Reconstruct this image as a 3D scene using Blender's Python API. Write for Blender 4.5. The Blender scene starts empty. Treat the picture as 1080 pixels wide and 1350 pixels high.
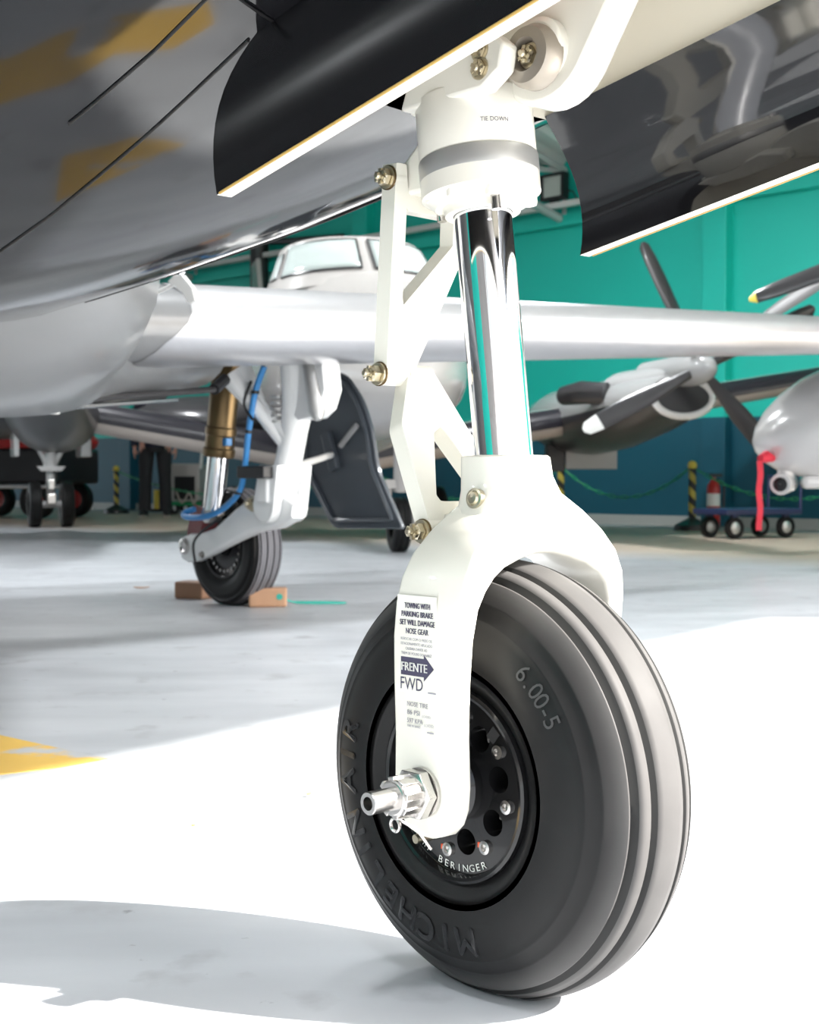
import bpy, math, random
from mathutils import Vector, Matrix
random.seed(7)
S = bpy.context.scene
COL = S.collection
R = math.radians
PI = math.pi

# ------------------------------------------------------------------ camera, sky, sun, exposure
cam_d = bpy.data.cameras.new('camera')
cam = bpy.data.objects.new('camera', cam_d)
COL.objects.link(cam)
cam.location = (0, 0, .5)
cam.rotation_euler = (R(90 - 1.455), 0, 0)
cam_d.sensor_fit = 'VERTICAL'
cam_d.sensor_height = 36
cam_d.lens = 1850 * 36 / 1350
cam_d.clip_start = .02
cam_d.clip_end = 300
cam_d.dof.use_dof = True
cam_d.dof.focus_distance = 1.29
cam_d.dof.aperture_fstop = 15
S.camera = cam

wd = bpy.data.worlds.new('sky')
S.world = wd
wd.use_nodes = True
wn = wd.node_tree.nodes
wn.clear()
sky = wn.new('ShaderNodeTexSky')
sky.sky_type = 'NISHITA'
sky.sun_disc = False
sky.sun_elevation = R(34)
sky.sun_rotation = R(104)
sky.air_density = 1.0
sky.dust_density = 3.0
hsv = wn.new('ShaderNodeHueSaturation')
hsv.inputs['Saturation'].default_value = .45
bg = wn.new('ShaderNodeBackground')
bg.inputs['Strength'].default_value = .26
wo = wn.new('ShaderNodeOutputWorld')
wd.node_tree.links.new(sky.outputs[0], hsv.inputs['Color'])
wd.node_tree.links.new(hsv.outputs[0], bg.inputs['Color'])
wd.node_tree.links.new(bg.outputs[0], wo.inputs[0])

SUN_EL = R(34)
SUN_AZ = Vector((.9703, -.2419, 0)).normalized()
sun_d = bpy.data.lights.new('sun', 'SUN')
sun_d.energy = 13
sun_d.angle = R(.6)
sun_d.color = (1, .96, .9)
sun = bpy.data.objects.new('sun', sun_d)
COL.objects.link(sun)
sdir = SUN_AZ * math.cos(SUN_EL) + Vector((0, 0, math.sin(SUN_EL)))
sun.rotation_euler = sdir.to_track_quat('Z', 'Y').to_euler()
sun.location = (12, -1, 9)

FILL_W = 92
S.view_settings.view_transform = 'Standard'
S.view_settings.look = 'None'
S.view_settings.gamma = 1
S.view_settings.use_curve_mapping = False
S.view_settings.exposure = .6

# ------------------------------------------------------------------ materials
def mat(name, col, rough=.5, metal=0, coat=0, noise=None, spec=.5, bump=None, trans=0, emit=None):
    m = bpy.data.materials.new(name)
    m.use_nodes = True
    nt = m.node_tree
    b = nt.nodes['Principled BSDF']
    b.inputs['Base Color'].default_value = (*col, 1)
    b.inputs['Roughness'].default_value = rough
    b.inputs['Metallic'].default_value = metal
    b.inputs['Coat Weight'].default_value = coat
    b.inputs['Coat Roughness'].default_value = .04
    b.inputs['Specular IOR Level'].default_value = spec
    if trans:
        b.inputs['Transmission Weight'].default_value = trans
    if emit:
        b.inputs['Emission Color'].default_value = (*emit[0], 1)
        b.inputs['Emission Strength'].default_value = emit[1]
    tc = nt.nodes.new('ShaderNodeTexCoord')
    if noise:                                   # (scale, amount)
        nz = nt.nodes.new('ShaderNodeTexNoise')
        nz.inputs['Scale'].default_value = noise[0]
        nz.inputs['Detail'].default_value = 6
        cr = nt.nodes.new('ShaderNodeMix')
        cr.data_type = 'RGBA'
        a = noise[1]
        cr.inputs[6].default_value = (*[max(0, c * (1 - a)) for c in col], 1)
        cr.inputs[7].default_value = (*[min(1, c * (1 + a)) for c in col], 1)
        nt.links.new(tc.outputs['Object'], nz.inputs['Vector'])
        nt.links.new(nz.outputs['Fac'], cr.inputs[0])
        nt.links.new(cr.outputs[2], b.inputs['Base Color'])
    if bump:                                    # (scale, strength, distance)
        n2 = nt.nodes.new('ShaderNodeTexNoise')
        n2.inputs['Scale'].default_value = bump[0]
        n2.inputs['Detail'].default_value = 5
        bp = nt.nodes.new('ShaderNodeBump')
        bp.inputs['Strength'].default_value = bump[1]
        bp.inputs['Distance'].default_value = bump[2]
        nt.links.new(tc.outputs['Object'], n2.inputs['Vector'])
        nt.links.new(n2.outputs['Fac'], bp.inputs['Height'])
        nt.links.new(bp.outputs['Normal'], b.inputs['Normal'])
    return m

M = {}
M['gear_white'] = mat('gear white paint', (.83, .81, .73), .28, coat=.4, noise=(14, .02))
M['gear_white2'] = mat('main gear white paint', (.90, .91, .91), .3, coat=.3, noise=(14, .02))
M['chrome'] = mat('chrome', (.86, .87, .9), .05, 1, noise=(5, .02))
M['steel'] = mat('steel', (.62, .6, .58), .24, 1, noise=(60, .08))
M['ring_grey'] = mat('anodised grey', (.5, .5, .49), .35, .6, noise=(40, .05))
M['brass'] = mat('cadmium gold bolt', (.60, .54, .41), .32, 1, noise=(60, .1))
M['bronze'] = mat('bronze oleo', (.17, .115, .055), .34, .8, noise=(20, .08))
M['rubber'] = mat('tyre rubber', (.0105, .0105, .011), .42, spec=.22, noise=(30, .2), bump=(120, .06, .001))
M['tread'] = mat('tread rubber', (.078, .076, .075), .55, noise=(18, .25), bump=(150, .1, .001))
M['groove'] = mat('groove rubber', (.01, .01, .01), .7, noise=(30, .1))
M['letter'] = mat('raised rubber lettering', (.006, .006, .007), .25, noise=(30, .1))
M['letter2'] = mat('raised pale lettering', (.045, .045, .046), .5, noise=(30, .1))
M['rim'] = mat('black anodised rim', (.012, .012, .013), .2, .3, coat=.3, noise=(30, .1))
M['black_paint'] = mat('gloss black paint', (.008, .008, .0095), .06, coat=.5, noise=(4, .1))
M['door_black'] = mat('black gear door paint', (.005, .005, .006), .25, spec=.22, noise=(4, .1))
M['gold_seal'] = mat('gold seal strip', (.42, .27, .07), .5, noise=(20, .1))
M['bearing'] = mat('brown grey bearing', (.36, .32, .27), .4, .5, noise=(30, .08))
M['tread_pale'] = mat('pale tread rubber', (.17, .17, .19), .65, noise=(18, .1))  # paler than the nose wheel tread
M['belly_paint'] = mat('gloss black belly paint', (.012, .012, .014), .085, coat=.3, noise=(4, .1))
M['cream'] = mat('cream primer', (.8, .76, .66), .4, noise=(12, .04))
M['silver_paint'] = mat('silver grey gloss paint', (.16, .165, .172), .3, 0, coat=.25, noise=(3, .03))
M['lead_metal'] = mat('brushed leading edge', (.60, .60, .62), .32, .85, noise=(6, .02))
M['door_grey'] = mat('dark grey door paint', (.075, .088, .105), .24, coat=.5, noise=(5, .08))
M['blue_hose'] = mat('blue hose', (.05, .28, .66), .35, noise=(50, .06))
M['black_plastic'] = mat('black plastic', (.015, .015, .017), .4, noise=(30, .1))
M['red_lens'] = mat('dark red caliper', (.16, .014, .016), .3, coat=.3, noise=(30, .15))
M['red'] = mat('red fabric', (.75, .03, .06), .6, noise=(30, .06))
M['red_paint'] = mat('red paint', (.55, .03, .03), .3, noise=(10, .05))
M['wood'] = mat('pale wood', (.62, .36, .22), .6, noise=(9, .16), bump=(40, .2, .002))
M['wood_dark'] = mat('brown wood', (.4, .22, .14), .6, noise=(9, .16), bump=(40, .2, .002))
M['green'] = mat('green plastic', (.02, .3, .12), .4, noise=(30, .05))
M['teal_cord'] = mat('teal cord', (.05, .5, .4), .5, noise=(30, .05))
M['yellow'] = mat('yellow paint', (.78, .6, .08), .45, noise=(25, .1))
M['navy'] = mat('navy paint', (.02, .03, .1), .35, noise=(10, .1))
M['ka_white'] = mat('aircraft white paint', (.50, .475, .455), .2, coat=.4, noise=(3, .02))
M['ka_grey'] = mat('aircraft grey paint', (.36, .36, .36), .25, coat=.3, noise=(3, .03))
M['ka_tan'] = mat('aircraft tan underside', (.42, .37, .33), .35, noise=(3, .05))
M['ka_dark'] = mat('aircraft dark paint', (.028, .027, .03), .28, coat=.2, noise=(4, .1))
M['boot'] = mat('de-icing rubber boot', (.015, .014, .02), .3, noise=(9, .1))
M['pearl'] = mat('pearl silver paint', (.75, .74, .73), .2, .2, coat=.5, noise=(3, .02))
M['glass'] = mat('windshield glass', (.5, .56, .54), .03, 0, noise=(3, .2), spec=.9)
M['lamp_glass'] = mat('floodlight glass', (.55, .6, .55), .15, noise=(8, .05))
M['white_plastic'] = mat('white plastic', (.8, .8, .78), .4, noise=(20, .03))
M['skin'] = mat('skin', (.62, .33, .25), .5, noise=(20, .06))
M['cloth_navy'] = mat('navy cloth', (.012, .013, .03), .8, noise=(40, .1))
M['cloth_dark'] = mat('charcoal cloth', (.022, .022, .025), .85, noise=(40, .1))
M['hair'] = mat('dark hair', (.012, .01, .009), .6, noise=(60, .2))
M['ink'] = mat('printed ink', (.06, .055, .1), .5, noise=(30, .05))
M['ink_grey'] = mat('faint printed ink', (.32, .31, .36), .5, noise=(30, .05))
M['decal'] = mat('decal film', (.83, .82, .76), .25, noise=(30, .01))
M['white_ink'] = mat('white ink', (.8, .8, .76), .5, noise=(30, .02))
M['seam'] = mat('panel seam', (.004, .004, .005), .6, noise=(30, .1))
M['leaf'] = mat('dry leaf', (.4, .2, .09), .7, noise=(40, .2))
M['roof_white'] = mat('painted roof sheet', (.74, .75, .73), .45, noise=(2, .04))
M['truss'] = mat('pale truss steel', (.55, .56, .56), .45, noise=(5, .05))
M['blade_grey'] = mat('grey propeller blade', (.16, .155, .155), .45, noise=(8, .05))
M['orange'] = mat('orange mark', (.8, .1, .03), .5, noise=(30, .05))

def mat_wall():
    m = bpy.data.materials.new('two tone hangar wall'); m.use_nodes = True
    nt = m.node_tree; b = nt.nodes['Principled BSDF']; b.inputs['Roughness'].default_value = .5
    tc = nt.nodes.new('ShaderNodeTexCoord'); sp = nt.nodes.new('ShaderNodeSeparateXYZ')
    gt = nt.nodes.new('ShaderNodeMath'); gt.operation = 'GREATER_THAN'; gt.inputs[1].default_value = 1.08
    nz = nt.nodes.new('ShaderNodeTexNoise'); nz.inputs['Scale'].default_value = .7; nz.inputs['Detail'].default_value = 5
    c1 = nt.nodes.new('ShaderNodeMix'); c1.data_type = 'RGBA'
    c1.inputs[6].default_value = (.004, .085, .13, 1); c1.inputs[7].default_value = (.005, .10, .155, 1)
    c2 = nt.nodes.new('ShaderNodeMix'); c2.data_type = 'RGBA'
    c2.inputs[6].default_value = (.006, .54, .44, 1); c2.inputs[7].default_value = (.008, .60, .49, 1)
    mx = nt.nodes.new('ShaderNodeMix'); mx.data_type = 'RGBA'
    L = nt.links.new
    L(tc.outputs['Object'], sp.inputs[0]); L(sp.outputs[2], gt.inputs[0]); L(tc.outputs['Object'], nz.inputs['Vector'])
    L(nz.outputs['Fac'], c1.inputs[0]); L(nz.outputs['Fac'], c2.inputs[0])
    L(gt.outputs[0], mx.inputs[0]); L(c1.outputs[2], mx.inputs[6]); L(c2.outputs[2], mx.inputs[7])
    L(mx.outputs[2], b.inputs['Base Color'])
    return m
M['wall'] = mat_wall()
M['side_wall'] = mat('plain side wall', (.26, .25, .245), .6, noise=(.8, .1))

WO = Vector((2.77, 14.2, 0)); WU = Vector((.7187, -.6955, 0)); WN = Vector((-.6955, -.7187, 0))
def wl(u, n, z): return WO + WU * u + WN * n + Vector((0, 0, z))

def mat_floor():
    m = bpy.data.materials.new('coated concrete floor'); m.use_nodes = True
    nt = m.node_tree; b = nt.nodes['Principled BSDF']
    L = nt.links.new
    tc = nt.nodes.new('ShaderNodeTexCoord')
    def noise(scale, detail, stretch=None):
        nz = nt.nodes.new('ShaderNodeTexNoise'); nz.inputs['Scale'].default_value = scale; nz.inputs['Detail'].default_value = detail
        if stretch:
            mp = nt.nodes.new('ShaderNodeMapping'); mp.inputs['Scale'].default_value = stretch
            L(tc.outputs['Object'], mp.inputs['Vector']); L(mp.outputs[0], nz.inputs['Vector'])
        else:
            L(tc.outputs['Object'], nz.inputs['Vector'])
        return nz
    def mix(f, a, c):
        x = nt.nodes.new('ShaderNodeMix'); x.data_type = 'RGBA'
        for s, v in ((0, f), (6, a), (7, c)):
            if isinstance(v, tuple): x.inputs[s].default_value = (*v, 1)
            elif isinstance(v, (int, float)): x.inputs[s].default_value = v
            else: L(v, x.inputs[s])
        return x.outputs[2]
    def ramp(v, a, c):
        r = nt.nodes.new('ShaderNodeMapRange'); r.inputs[1].default_value = a; r.inputs[2].default_value = c
        L(v, r.inputs[0]); return r.outputs[0]
    n1 = noise(1.3, 8); n2 = noise(7, 6); n3 = noise(26, 4); n4 = noise(3, 6, (.6, 2.2, 1))
    base = mix(ramp(n1.outputs['Fac'], .35, .65), (.42, .438, .465), (.49, .51, .54))
    base = mix(ramp(n4.outputs['Fac'], .4, .7), base, (.53, .55, .58))
    spots = mix(ramp(n2.outputs['Fac'], .60, .72), base, (.36, .37, .39))
    spots = mix(ramp(n3.outputs['Fac'], .70, .76), spots, (.23, .235, .25))
    dn = nt.nodes.new('ShaderNodeVectorMath'); dn.operation = 'DOT_PRODUCT'
    off = nt.nodes.new('ShaderNodeVectorMath'); off.operation = 'SUBTRACT'; off.inputs[1].default_value = WO
    L(tc.outputs['Object'], off.inputs[0]); L(off.outputs[0], dn.inputs[0]); dn.inputs[1].default_value = WN
    tan = mix(ramp(n4.outputs['Fac'], .3, .7), (.50, .405, .32), (.57, .47, .375))
    c = mix(ramp(dn.outputs['Value'], 4.2, 5.2), tan, spots)
    c = mix(ramp(dn.outputs['Value'], .9, .75), c, (.42, .44, .42))
    L(c, b.inputs['Base Color'])
    rr = nt.nodes.new('ShaderNodeMapRange'); rr.inputs[3].default_value = .28; rr.inputs[4].default_value = .5
    L(n2.outputs['Fac'], rr.inputs[0]); L(rr.outputs[0], b.inputs['Roughness'])
    bp = nt.nodes.new('ShaderNodeBump'); bp.inputs['Strength'].default_value = .12; bp.inputs['Distance'].default_value = .004
    L(n4.outputs['Fac'], bp.inputs['Height']); L(bp.outputs['Normal'], b.inputs['Normal'])
    return m
M['floor'] = mat_floor()

def mat_tyre():
    m = mat('nose tyre rubber, dusty towards the tread', (.0105, .0105, .011), .42, spec=.22, noise=(30, .2), bump=(120, .06, .001))
    nt = m.node_tree; b = nt.nodes['Principled BSDF']; L = nt.links.new
    tc = nt.nodes.new('ShaderNodeTexCoord'); mp = nt.nodes.new('ShaderNodeMapping'); mp.inputs['Location'].default_value = (0, 0, -.205)
    ms = nt.nodes.new('ShaderNodeVectorMath'); ms.operation = 'MULTIPLY'; ms.inputs[1].default_value = (1, 0, 1)
    ln = nt.nodes.new('ShaderNodeVectorMath'); ln.operation = 'LENGTH'
    L(tc.outputs['Object'], mp.inputs[0]); L(mp.outputs[0], ms.inputs[0]); L(ms.outputs[0], ln.inputs[0])
    mr = nt.nodes.new('ShaderNodeMapRange'); mr.interpolation_type = 'SMOOTHSTEP'; mr.inputs[1].default_value = .176; mr.inputs[2].default_value = .199
    L(ln.outputs['Value'], mr.inputs[0])
    nz = nt.nodes.new('ShaderNodeTexNoise'); nz.inputs['Scale'].default_value = 16; nz.inputs['Detail'].default_value = 7; L(tc.outputs['Object'], nz.inputs['Vector'])
    dc = nt.nodes.new('ShaderNodeMix'); dc.data_type = 'RGBA'; dc.inputs[6].default_value = (.055, .053, .053, 1); dc.inputs[7].default_value = (.10, .097, .096, 1); L(nz.outputs['Fac'], dc.inputs[0])
    mx = nt.nodes.new('ShaderNodeMix'); mx.data_type = 'RGBA'
    src = b.inputs['Base Color'].links[0].from_socket
    L(mr.outputs[0], mx.inputs[0]); L(src, mx.inputs[6]); L(dc.outputs[2], mx.inputs[7]); L(mx.outputs[2], b.inputs['Base Color'])
    rr = nt.nodes.new('ShaderNodeMapRange'); rr.inputs[3].default_value = .42; rr.inputs[4].default_value = .6; L(mr.outputs[0], rr.inputs[0]); L(rr.outputs[0], b.inputs['Roughness'])
    return m
M['nose_tyre'] = mat_tyre()

def mat_line():
    m = mat('worn yellow floor paint', (.72, .46, .10), .45, noise=(5, .15))
    nt = m.node_tree; b = nt.nodes['Principled BSDF']; L = nt.links.new
    tc = nt.nodes.new('ShaderNodeTexCoord'); nz = nt.nodes.new('ShaderNodeTexNoise')
    nz.inputs['Scale'].default_value = 4.5; nz.inputs['Detail'].default_value = 5
    mr = nt.nodes.new('ShaderNodeMapRange'); mr.inputs[1].default_value = .60; mr.inputs[2].default_value = .64
    mx = nt.nodes.new('ShaderNodeMix'); mx.data_type = 'RGBA'
    mx.inputs[7].default_value = (.47, .48, .49, 1)
    src = b.inputs['Base Color'].links[0].from_socket
    L(tc.outputs['Object'], nz.inputs['Vector']); L(nz.outputs['Fac'], mr.inputs[0]); L(mr.outputs[0], mx.inputs[0])
    L(src, mx.inputs[6]); L(mx.outputs[2], b.inputs['Base Color'])
    return m
M['floor_yellow'] = mat_line()

def mat_hazard():
    m = bpy.data.materials.new('black and yellow tape'); m.use_nodes = True
    nt = m.node_tree; b = nt.nodes['Principled BSDF']; L = nt.links.new
    tc = nt.nodes.new('ShaderNodeTexCoord'); sp = nt.nodes.new('ShaderNodeSeparateXYZ')
    ml = nt.nodes.new('ShaderNodeMath'); ml.operation = 'MULTIPLY_ADD'; ml.inputs[1].default_value = 1.0
    md = nt.nodes.new('ShaderNodeMath'); md.operation = 'FLOORED_MODULO'; md.inputs[1].default_value = .15
    gt = nt.nodes.new('ShaderNodeMath'); gt.operation = 'GREATER_THAN'; gt.inputs[1].default_value = .078
    mx = nt.nodes.new('ShaderNodeMix'); mx.data_type = 'RGBA'
    mx.inputs[6].default_value = (.5, .4, .06, 1); mx.inputs[7].default_value = (.015, .015, .015, 1)
    L(tc.outputs['Object'], sp.inputs[0]); L(sp.outputs[0], ml.inputs[0]); L(sp.outputs[2], ml.inputs[2])
    L(ml.outputs[0], md.inputs[0]); L(md.outputs[0], gt.inputs[0]); L(gt.outputs[0], mx.inputs[0]); L(mx.outputs[2], b.inputs['Base Color'])
    return m
M['hazard'] = mat_hazard()

# ------------------------------------------------------------------ mesh builder
def V(*a): return Vector(a)
def basis(ax):
    ax = Vector(ax).normalized()
    e1 = ax.cross(Vector((0, 0, 1)))
    if e1.length < 1e-3: e1 = ax.cross(Vector((1, 0, 0)))
    e1.normalize()
    return ax, e1, ax.cross(e1).normalized()

class MB:
    def __init__(s): s.v = []; s.f = []; s.mi = []
    def add(s, vs, fs, mi=0):
        o = len(s.v); s.v += [Vector(x) for x in vs]
        s.f += [tuple(i + o for i in f) for f in fs]; s.mi += [mi] * len(fs)
        return s
    def loft(s, secs, closed=True, cap=True, mi=0, ring=False):
        n = len(secs[0]); vs = [p for c in secs for p in c]; fs = []
        m = len(secs)
        for i in range(m if ring else m - 1):
            for j in range(n if closed else n - 1):
                a = i * n + j; b = i * n + (j + 1) % n
                c = ((i + 1) % m) * n + (j + 1) % n; d = ((i + 1) % m) * n + j
                fs.append((a, b, c, d))
        if cap and closed and not ring:
            fs.append(tuple(range(n - 1, -1, -1))); fs.append(tuple(range((m - 1) * n, m * n)))
        return s.add(vs, fs, mi)
    def lathe(s, prof, c, ax, n=32, mi=0, cap=False, arc=2 * PI):
        ax, e1, e2 = basis(ax); c = Vector(c)
        secs = [[c + ax * a + (e1 * math.cos(2 * PI * k / n) + e2 * math.sin(2 * PI * k / n)) * r for k in range(n)] for r, a in prof]
        return s.loft(secs, True, cap, mi)
    def cyl(s, p, q, r, r2=None, n=20, mi=0):
        p = Vector(p); q = Vector(q); d = q - p
        return s.lathe([(r, 0), (r2 if r2 is not None else r, d.length)], p, d, n, mi, True)
    def tube(s, pts, rad, n=10, mi=0):
        pts = [Vector(p) for p in pts]; secs = []
        up = None
        for i, p in enumerate(pts):
            t = (pts[min(i + 1, len(pts) - 1)] - pts[max(i - 1, 0)]).normalized()
            if up is None: _, e1, e2 = basis(t)
            else:
                e1 = (up - t * up.dot(t)).normalized(); e2 = t.cross(e1)
            up = e1
            r = rad[i] if isinstance(rad, (list, tuple)) else rad
            rx, ry = r if isinstance(r, tuple) else (r, r)
            secs.append([p + e1 * rx * math.cos(2 * PI * k / n) + e2 * ry * math.sin(2 * PI * k / n) for k in range(n)])
        return s.loft(secs, True, True, mi)
    def box(s, c, sx, sy, sz, ax=None, ay=None, az=None, mi=0):
        c = Vector(c); ax = Vector(ax or (1, 0, 0)); ay = Vector(ay or (0, 1, 0)); az = Vector(az or (0, 0, 1))
        vs = [c + ax * sx / 2 * i + ay * sy / 2 * j + az * sz / 2 * k for i in (-1, 1) for j in (-1, 1) for k in (-1, 1)]
        return s.add(vs, [(0, 1, 3, 2), (4, 6, 7, 5), (0, 4, 5, 1), (2, 3, 7, 6), (0, 2, 6, 4), (1, 5, 7, 3)], mi)
    def prism(s, poly, off, mi=0):
        poly = [Vector(p) for p in poly]; off = Vector(off); n = len(poly)
        fs = [tuple(range(n - 1, -1, -1)), tuple(range(n, 2 * n))] + [(i, (i + 1) % n, n + (i + 1) % n, n + i) for i in range(n)]
        return s.add(poly + [p + off for p in poly], fs, mi)
    def frame(s, outer, inner, off, mi=0):
        n = len(outer); o = Vector(off)
        vs = [Vector(p) for p in outer] + [Vector(p) for p in inner]
        vs += [p + o for p in vs]
        fs = []
        for i in range(n):
            j = (i + 1) % n
            fs += [(i, j, n + j, n + i), (2 * n + j, 2 * n + i, 3 * n + i, 3 * n + j), (j, i, 2 * n + i, 2 * n + j), (n + i, n + j, 3 * n + j, 3 * n + i)]
        return s.add(vs, fs, mi)
    def sphere(s, c, r, n=14, m=8, mi=0):
        rx, ry, rz = r if isinstance(r, tuple) else (r, r, r)
        c = Vector(c)
        secs = [[c + V(rx * math.sin(t) * math.cos(2 * PI * k / n), ry * math.sin(t) * math.sin(2 * PI * k / n), -rz * math.cos(t)) for k in range(n)]
                for t in [max(.02, min(PI - .02, PI * i / m)) for i in range(m + 1)]]
        return s.loft(secs, True, True, mi)
    def build(s, name, mats, parent=None, smooth=35, bevel=0, loc=None, bseg=2):
        me = bpy.data.meshes.new(name)
        me.from_pydata([tuple(v) for v in s.v], [], s.f)
        if not isinstance(mats, (list, tuple)): mats = [mats]
        for m in mats: me.materials.append(M[m] if isinstance(m, str) else m)
        if len(mats) > 1: me.polygons.foreach_set('material_index', s.mi)
        me.validate()
        import bmesh
        bm = bmesh.new(); bm.from_mesh(me); bmesh.ops.recalc_face_normals(bm, faces=bm.faces); bm.to_mesh(me); bm.free()
        if smooth:
            me.shade_smooth(); me.set_sharp_from_angle(angle=R(smooth))
        o = bpy.data.objects.new(name, me)
        COL.objects.link(o)
        if parent: o.parent = parent
        if loc: o.location = loc
        if bevel:
            b = o.modifiers.new('bevel', 'BEVEL'); b.width = bevel; b.segments = bseg; b.limit_method = 'ANGLE'; b.angle_limit = R(38)
            b.harden_normals = False
        return o

def thing(name, label, cat, loc=(0, 0, 0), rz=0, group=None):
    o = bpy.data.objects.new(name, None); COL.objects.link(o)
    o.empty_display_size = .1
    o.location = loc; o.rotation_euler = (0, 0, rz); o['label'] = label; o['category'] = cat
    if group: o['group'] = group
    return o
def tag(o, label, cat, group=None):
    o['label'] = label; o['category'] = cat
    if group: o['group'] = group
    return o
def struct(o): o['kind'] = 'structure'; return o
def lab(o, l): o['label'] = l; return o
def copy_tree(o, parent=None):
    c = o.copy(); COL.objects.link(c)
    if parent: c.parent = parent
    for ch in list(o.children): copy_tree(ch, c)
    return c

def text_verts(txt, size):
    cu = bpy.data.curves.new('t', 'FONT'); cu.body = txt; cu.size = size; cu.resolution_u = 3
    o = bpy.data.objects.new('t', cu); COL.objects.link(o)
    bpy.context.view_layer.update()
    dg = bpy.context.evaluated_depsgraph_get()
    me = bpy.data.meshes.new_from_object(o.evaluated_get(dg))
    vs = [v.co.copy() for v in me.vertices]; fs = [tuple(p.vertices) for p in me.polygons]
    bpy.data.objects.remove(o); bpy.data.curves.remove(cu); bpy.data.meshes.remove(me)
    return vs, fs
def flat_text(mb, txt, size, origin, ex, ey, align='L', width=None, bold=0):
    vs, fs = text_verts(txt, size)
    if not vs: return
    x0 = min(v.x for v in vs); x1 = max(v.x for v in vs)
    k = (width / (x1 - x0)) if width else 1
    sh = {'L': -x0, 'C': -(x0 + x1) / 2, 'R': -x1}[align]
    n = Vector(ex).cross(Vector(ey)).normalized()
    for dx in ([0] if not bold else [-bold, 0, bold]):
        mb.add([Vector(origin) + Vector(ex) * ((v.x + sh) * k + dx) + Vector(ey) * v.y + n * abs(dx) * .02 for v in vs], fs)
def circle_text(mb, txt, size, c, r, a0, step, P2, inward=False, depth=0, wide=1, skip_space=.7, bold=0):
    """letters round a circle in the plane of local x and z, seen from -y; angles in degrees"""
    a = a0
    for ch in txt:
        if ch == ' ':
            a += step * skip_space; continue
        vs, fs = text_verts(ch, size)
        xm = (min(v.x for v in vs) + max(v.x for v in vs)) / 2
        t = R(a)
        rad = V(math.cos(t), 0, math.sin(t)); tan = V(math.sin(t), 0, -math.cos(t))
        if inward: rad2 = -rad; tan2 = -tan; base = r
        else: rad2 = rad; tan2 = tan; base = r
        if bold:
            n0 = len(vs); base_v = list(vs); base_f = list(fs)
            for bx, by in ((-bold, 0), (bold, 0), (0, bold), (0, -bold)):
                o_ = len(vs); vs = vs + [Vector((v.x + bx, v.y + by, 0)) for v in base_v]; fs = fs + [tuple(i + o_ for i in f) for f in base_f]
        ww = []
        for v in vs:
            p = rad * base + tan2 * (v.x - xm) * wide + rad2 * v.y
            rr = math.hypot(p.x, p.z)
            ww.append(Vector(c) + V(p.x, P2(rr), p.z))
        mb.add(ww, fs)
        n = len(ww)
        if depth:
            o = len(mb.v)
        a += step

# ------------------------------------------------------------------ setting: floor, wall, roof
mb = MB(); mb.box((0, 10, -.05), 120, 120, .1)
floor = struct(mb.build('floor', 'floor', smooth=0))
def ground(px, py, z=.002):           # floor point in metres from measured picture rows
    Y = .5 * 1850 / (py - 628); return V((px - 540) / 1850 * Y, Y, z)
mb = MB()
mb.prism([(-.90, 2.79, .0), (-.785, 2.69, .0), (-.533, 2.467, .0), (-.60, 2.395, 0), (-.70, 2.33, .0), (-.90, 2.43, .0)], (0, 0, .0015))  # lower edge cut along the sun line, imitating sunlight washing it out
mb.build('painted_line', 'floor_yellow', floor, smooth=0)
mb = MB()
mb.prism([(x, y, 0) for x, y in ((-1.5, 2.1), (-1.19, 1.99), (-1.05, 1.88), (-.88, 1.80), (-.64, 1.75), (-.60, 1.83), (-.68, 1.92), (-.84, 1.94), (-.95, 2.06), (-1.07, 2.13), (-1.2, 2.22), (-1.5, 2.35))], (0, 0, .0015))
mb.build('painted_line', 'floor_yellow', floor, smooth=0)

U0, U1 = -30, 11
mb = MB()
mb.box(wl((U0 + U1) / 2, -.1, 1.95), U1 - U0, .2, 3.9, WU, WN)
wall = struct(mb.build('wall_right', 'wall', smooth=0))
for u in (-24.6, -19.6, -14.6, -9.6, -4.6, .42, 5.4):
    mb = MB(); mb.box(wl(u, .06, 1.95), .27, .14, 3.88, WU, WN)
    mb.build('pilaster', 'wall', wall, smooth=0, bevel=.01)
mb = MB(); mb.box(wl((U0 + U1) / 2, .17, 3.40), U1 - U0, .07, .06, WU, WN)
trim = struct(mb.build('trim_1', 'roof_white', smooth=0))
mb = MB(); mb.box(wl((U0 + U1) / 2, .05, 3.25), U1 - U0, .1, .12, WU, WN)
struct(mb.build('trim_2', 'wall', smooth=0))
mb = MB(); mb.box(wl((U0 + U1) / 2, .012, .05), U1 - U0, .024, .1, WU, WN)
struct(mb.build('baseboard_right', 'floor', smooth=0))

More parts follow.
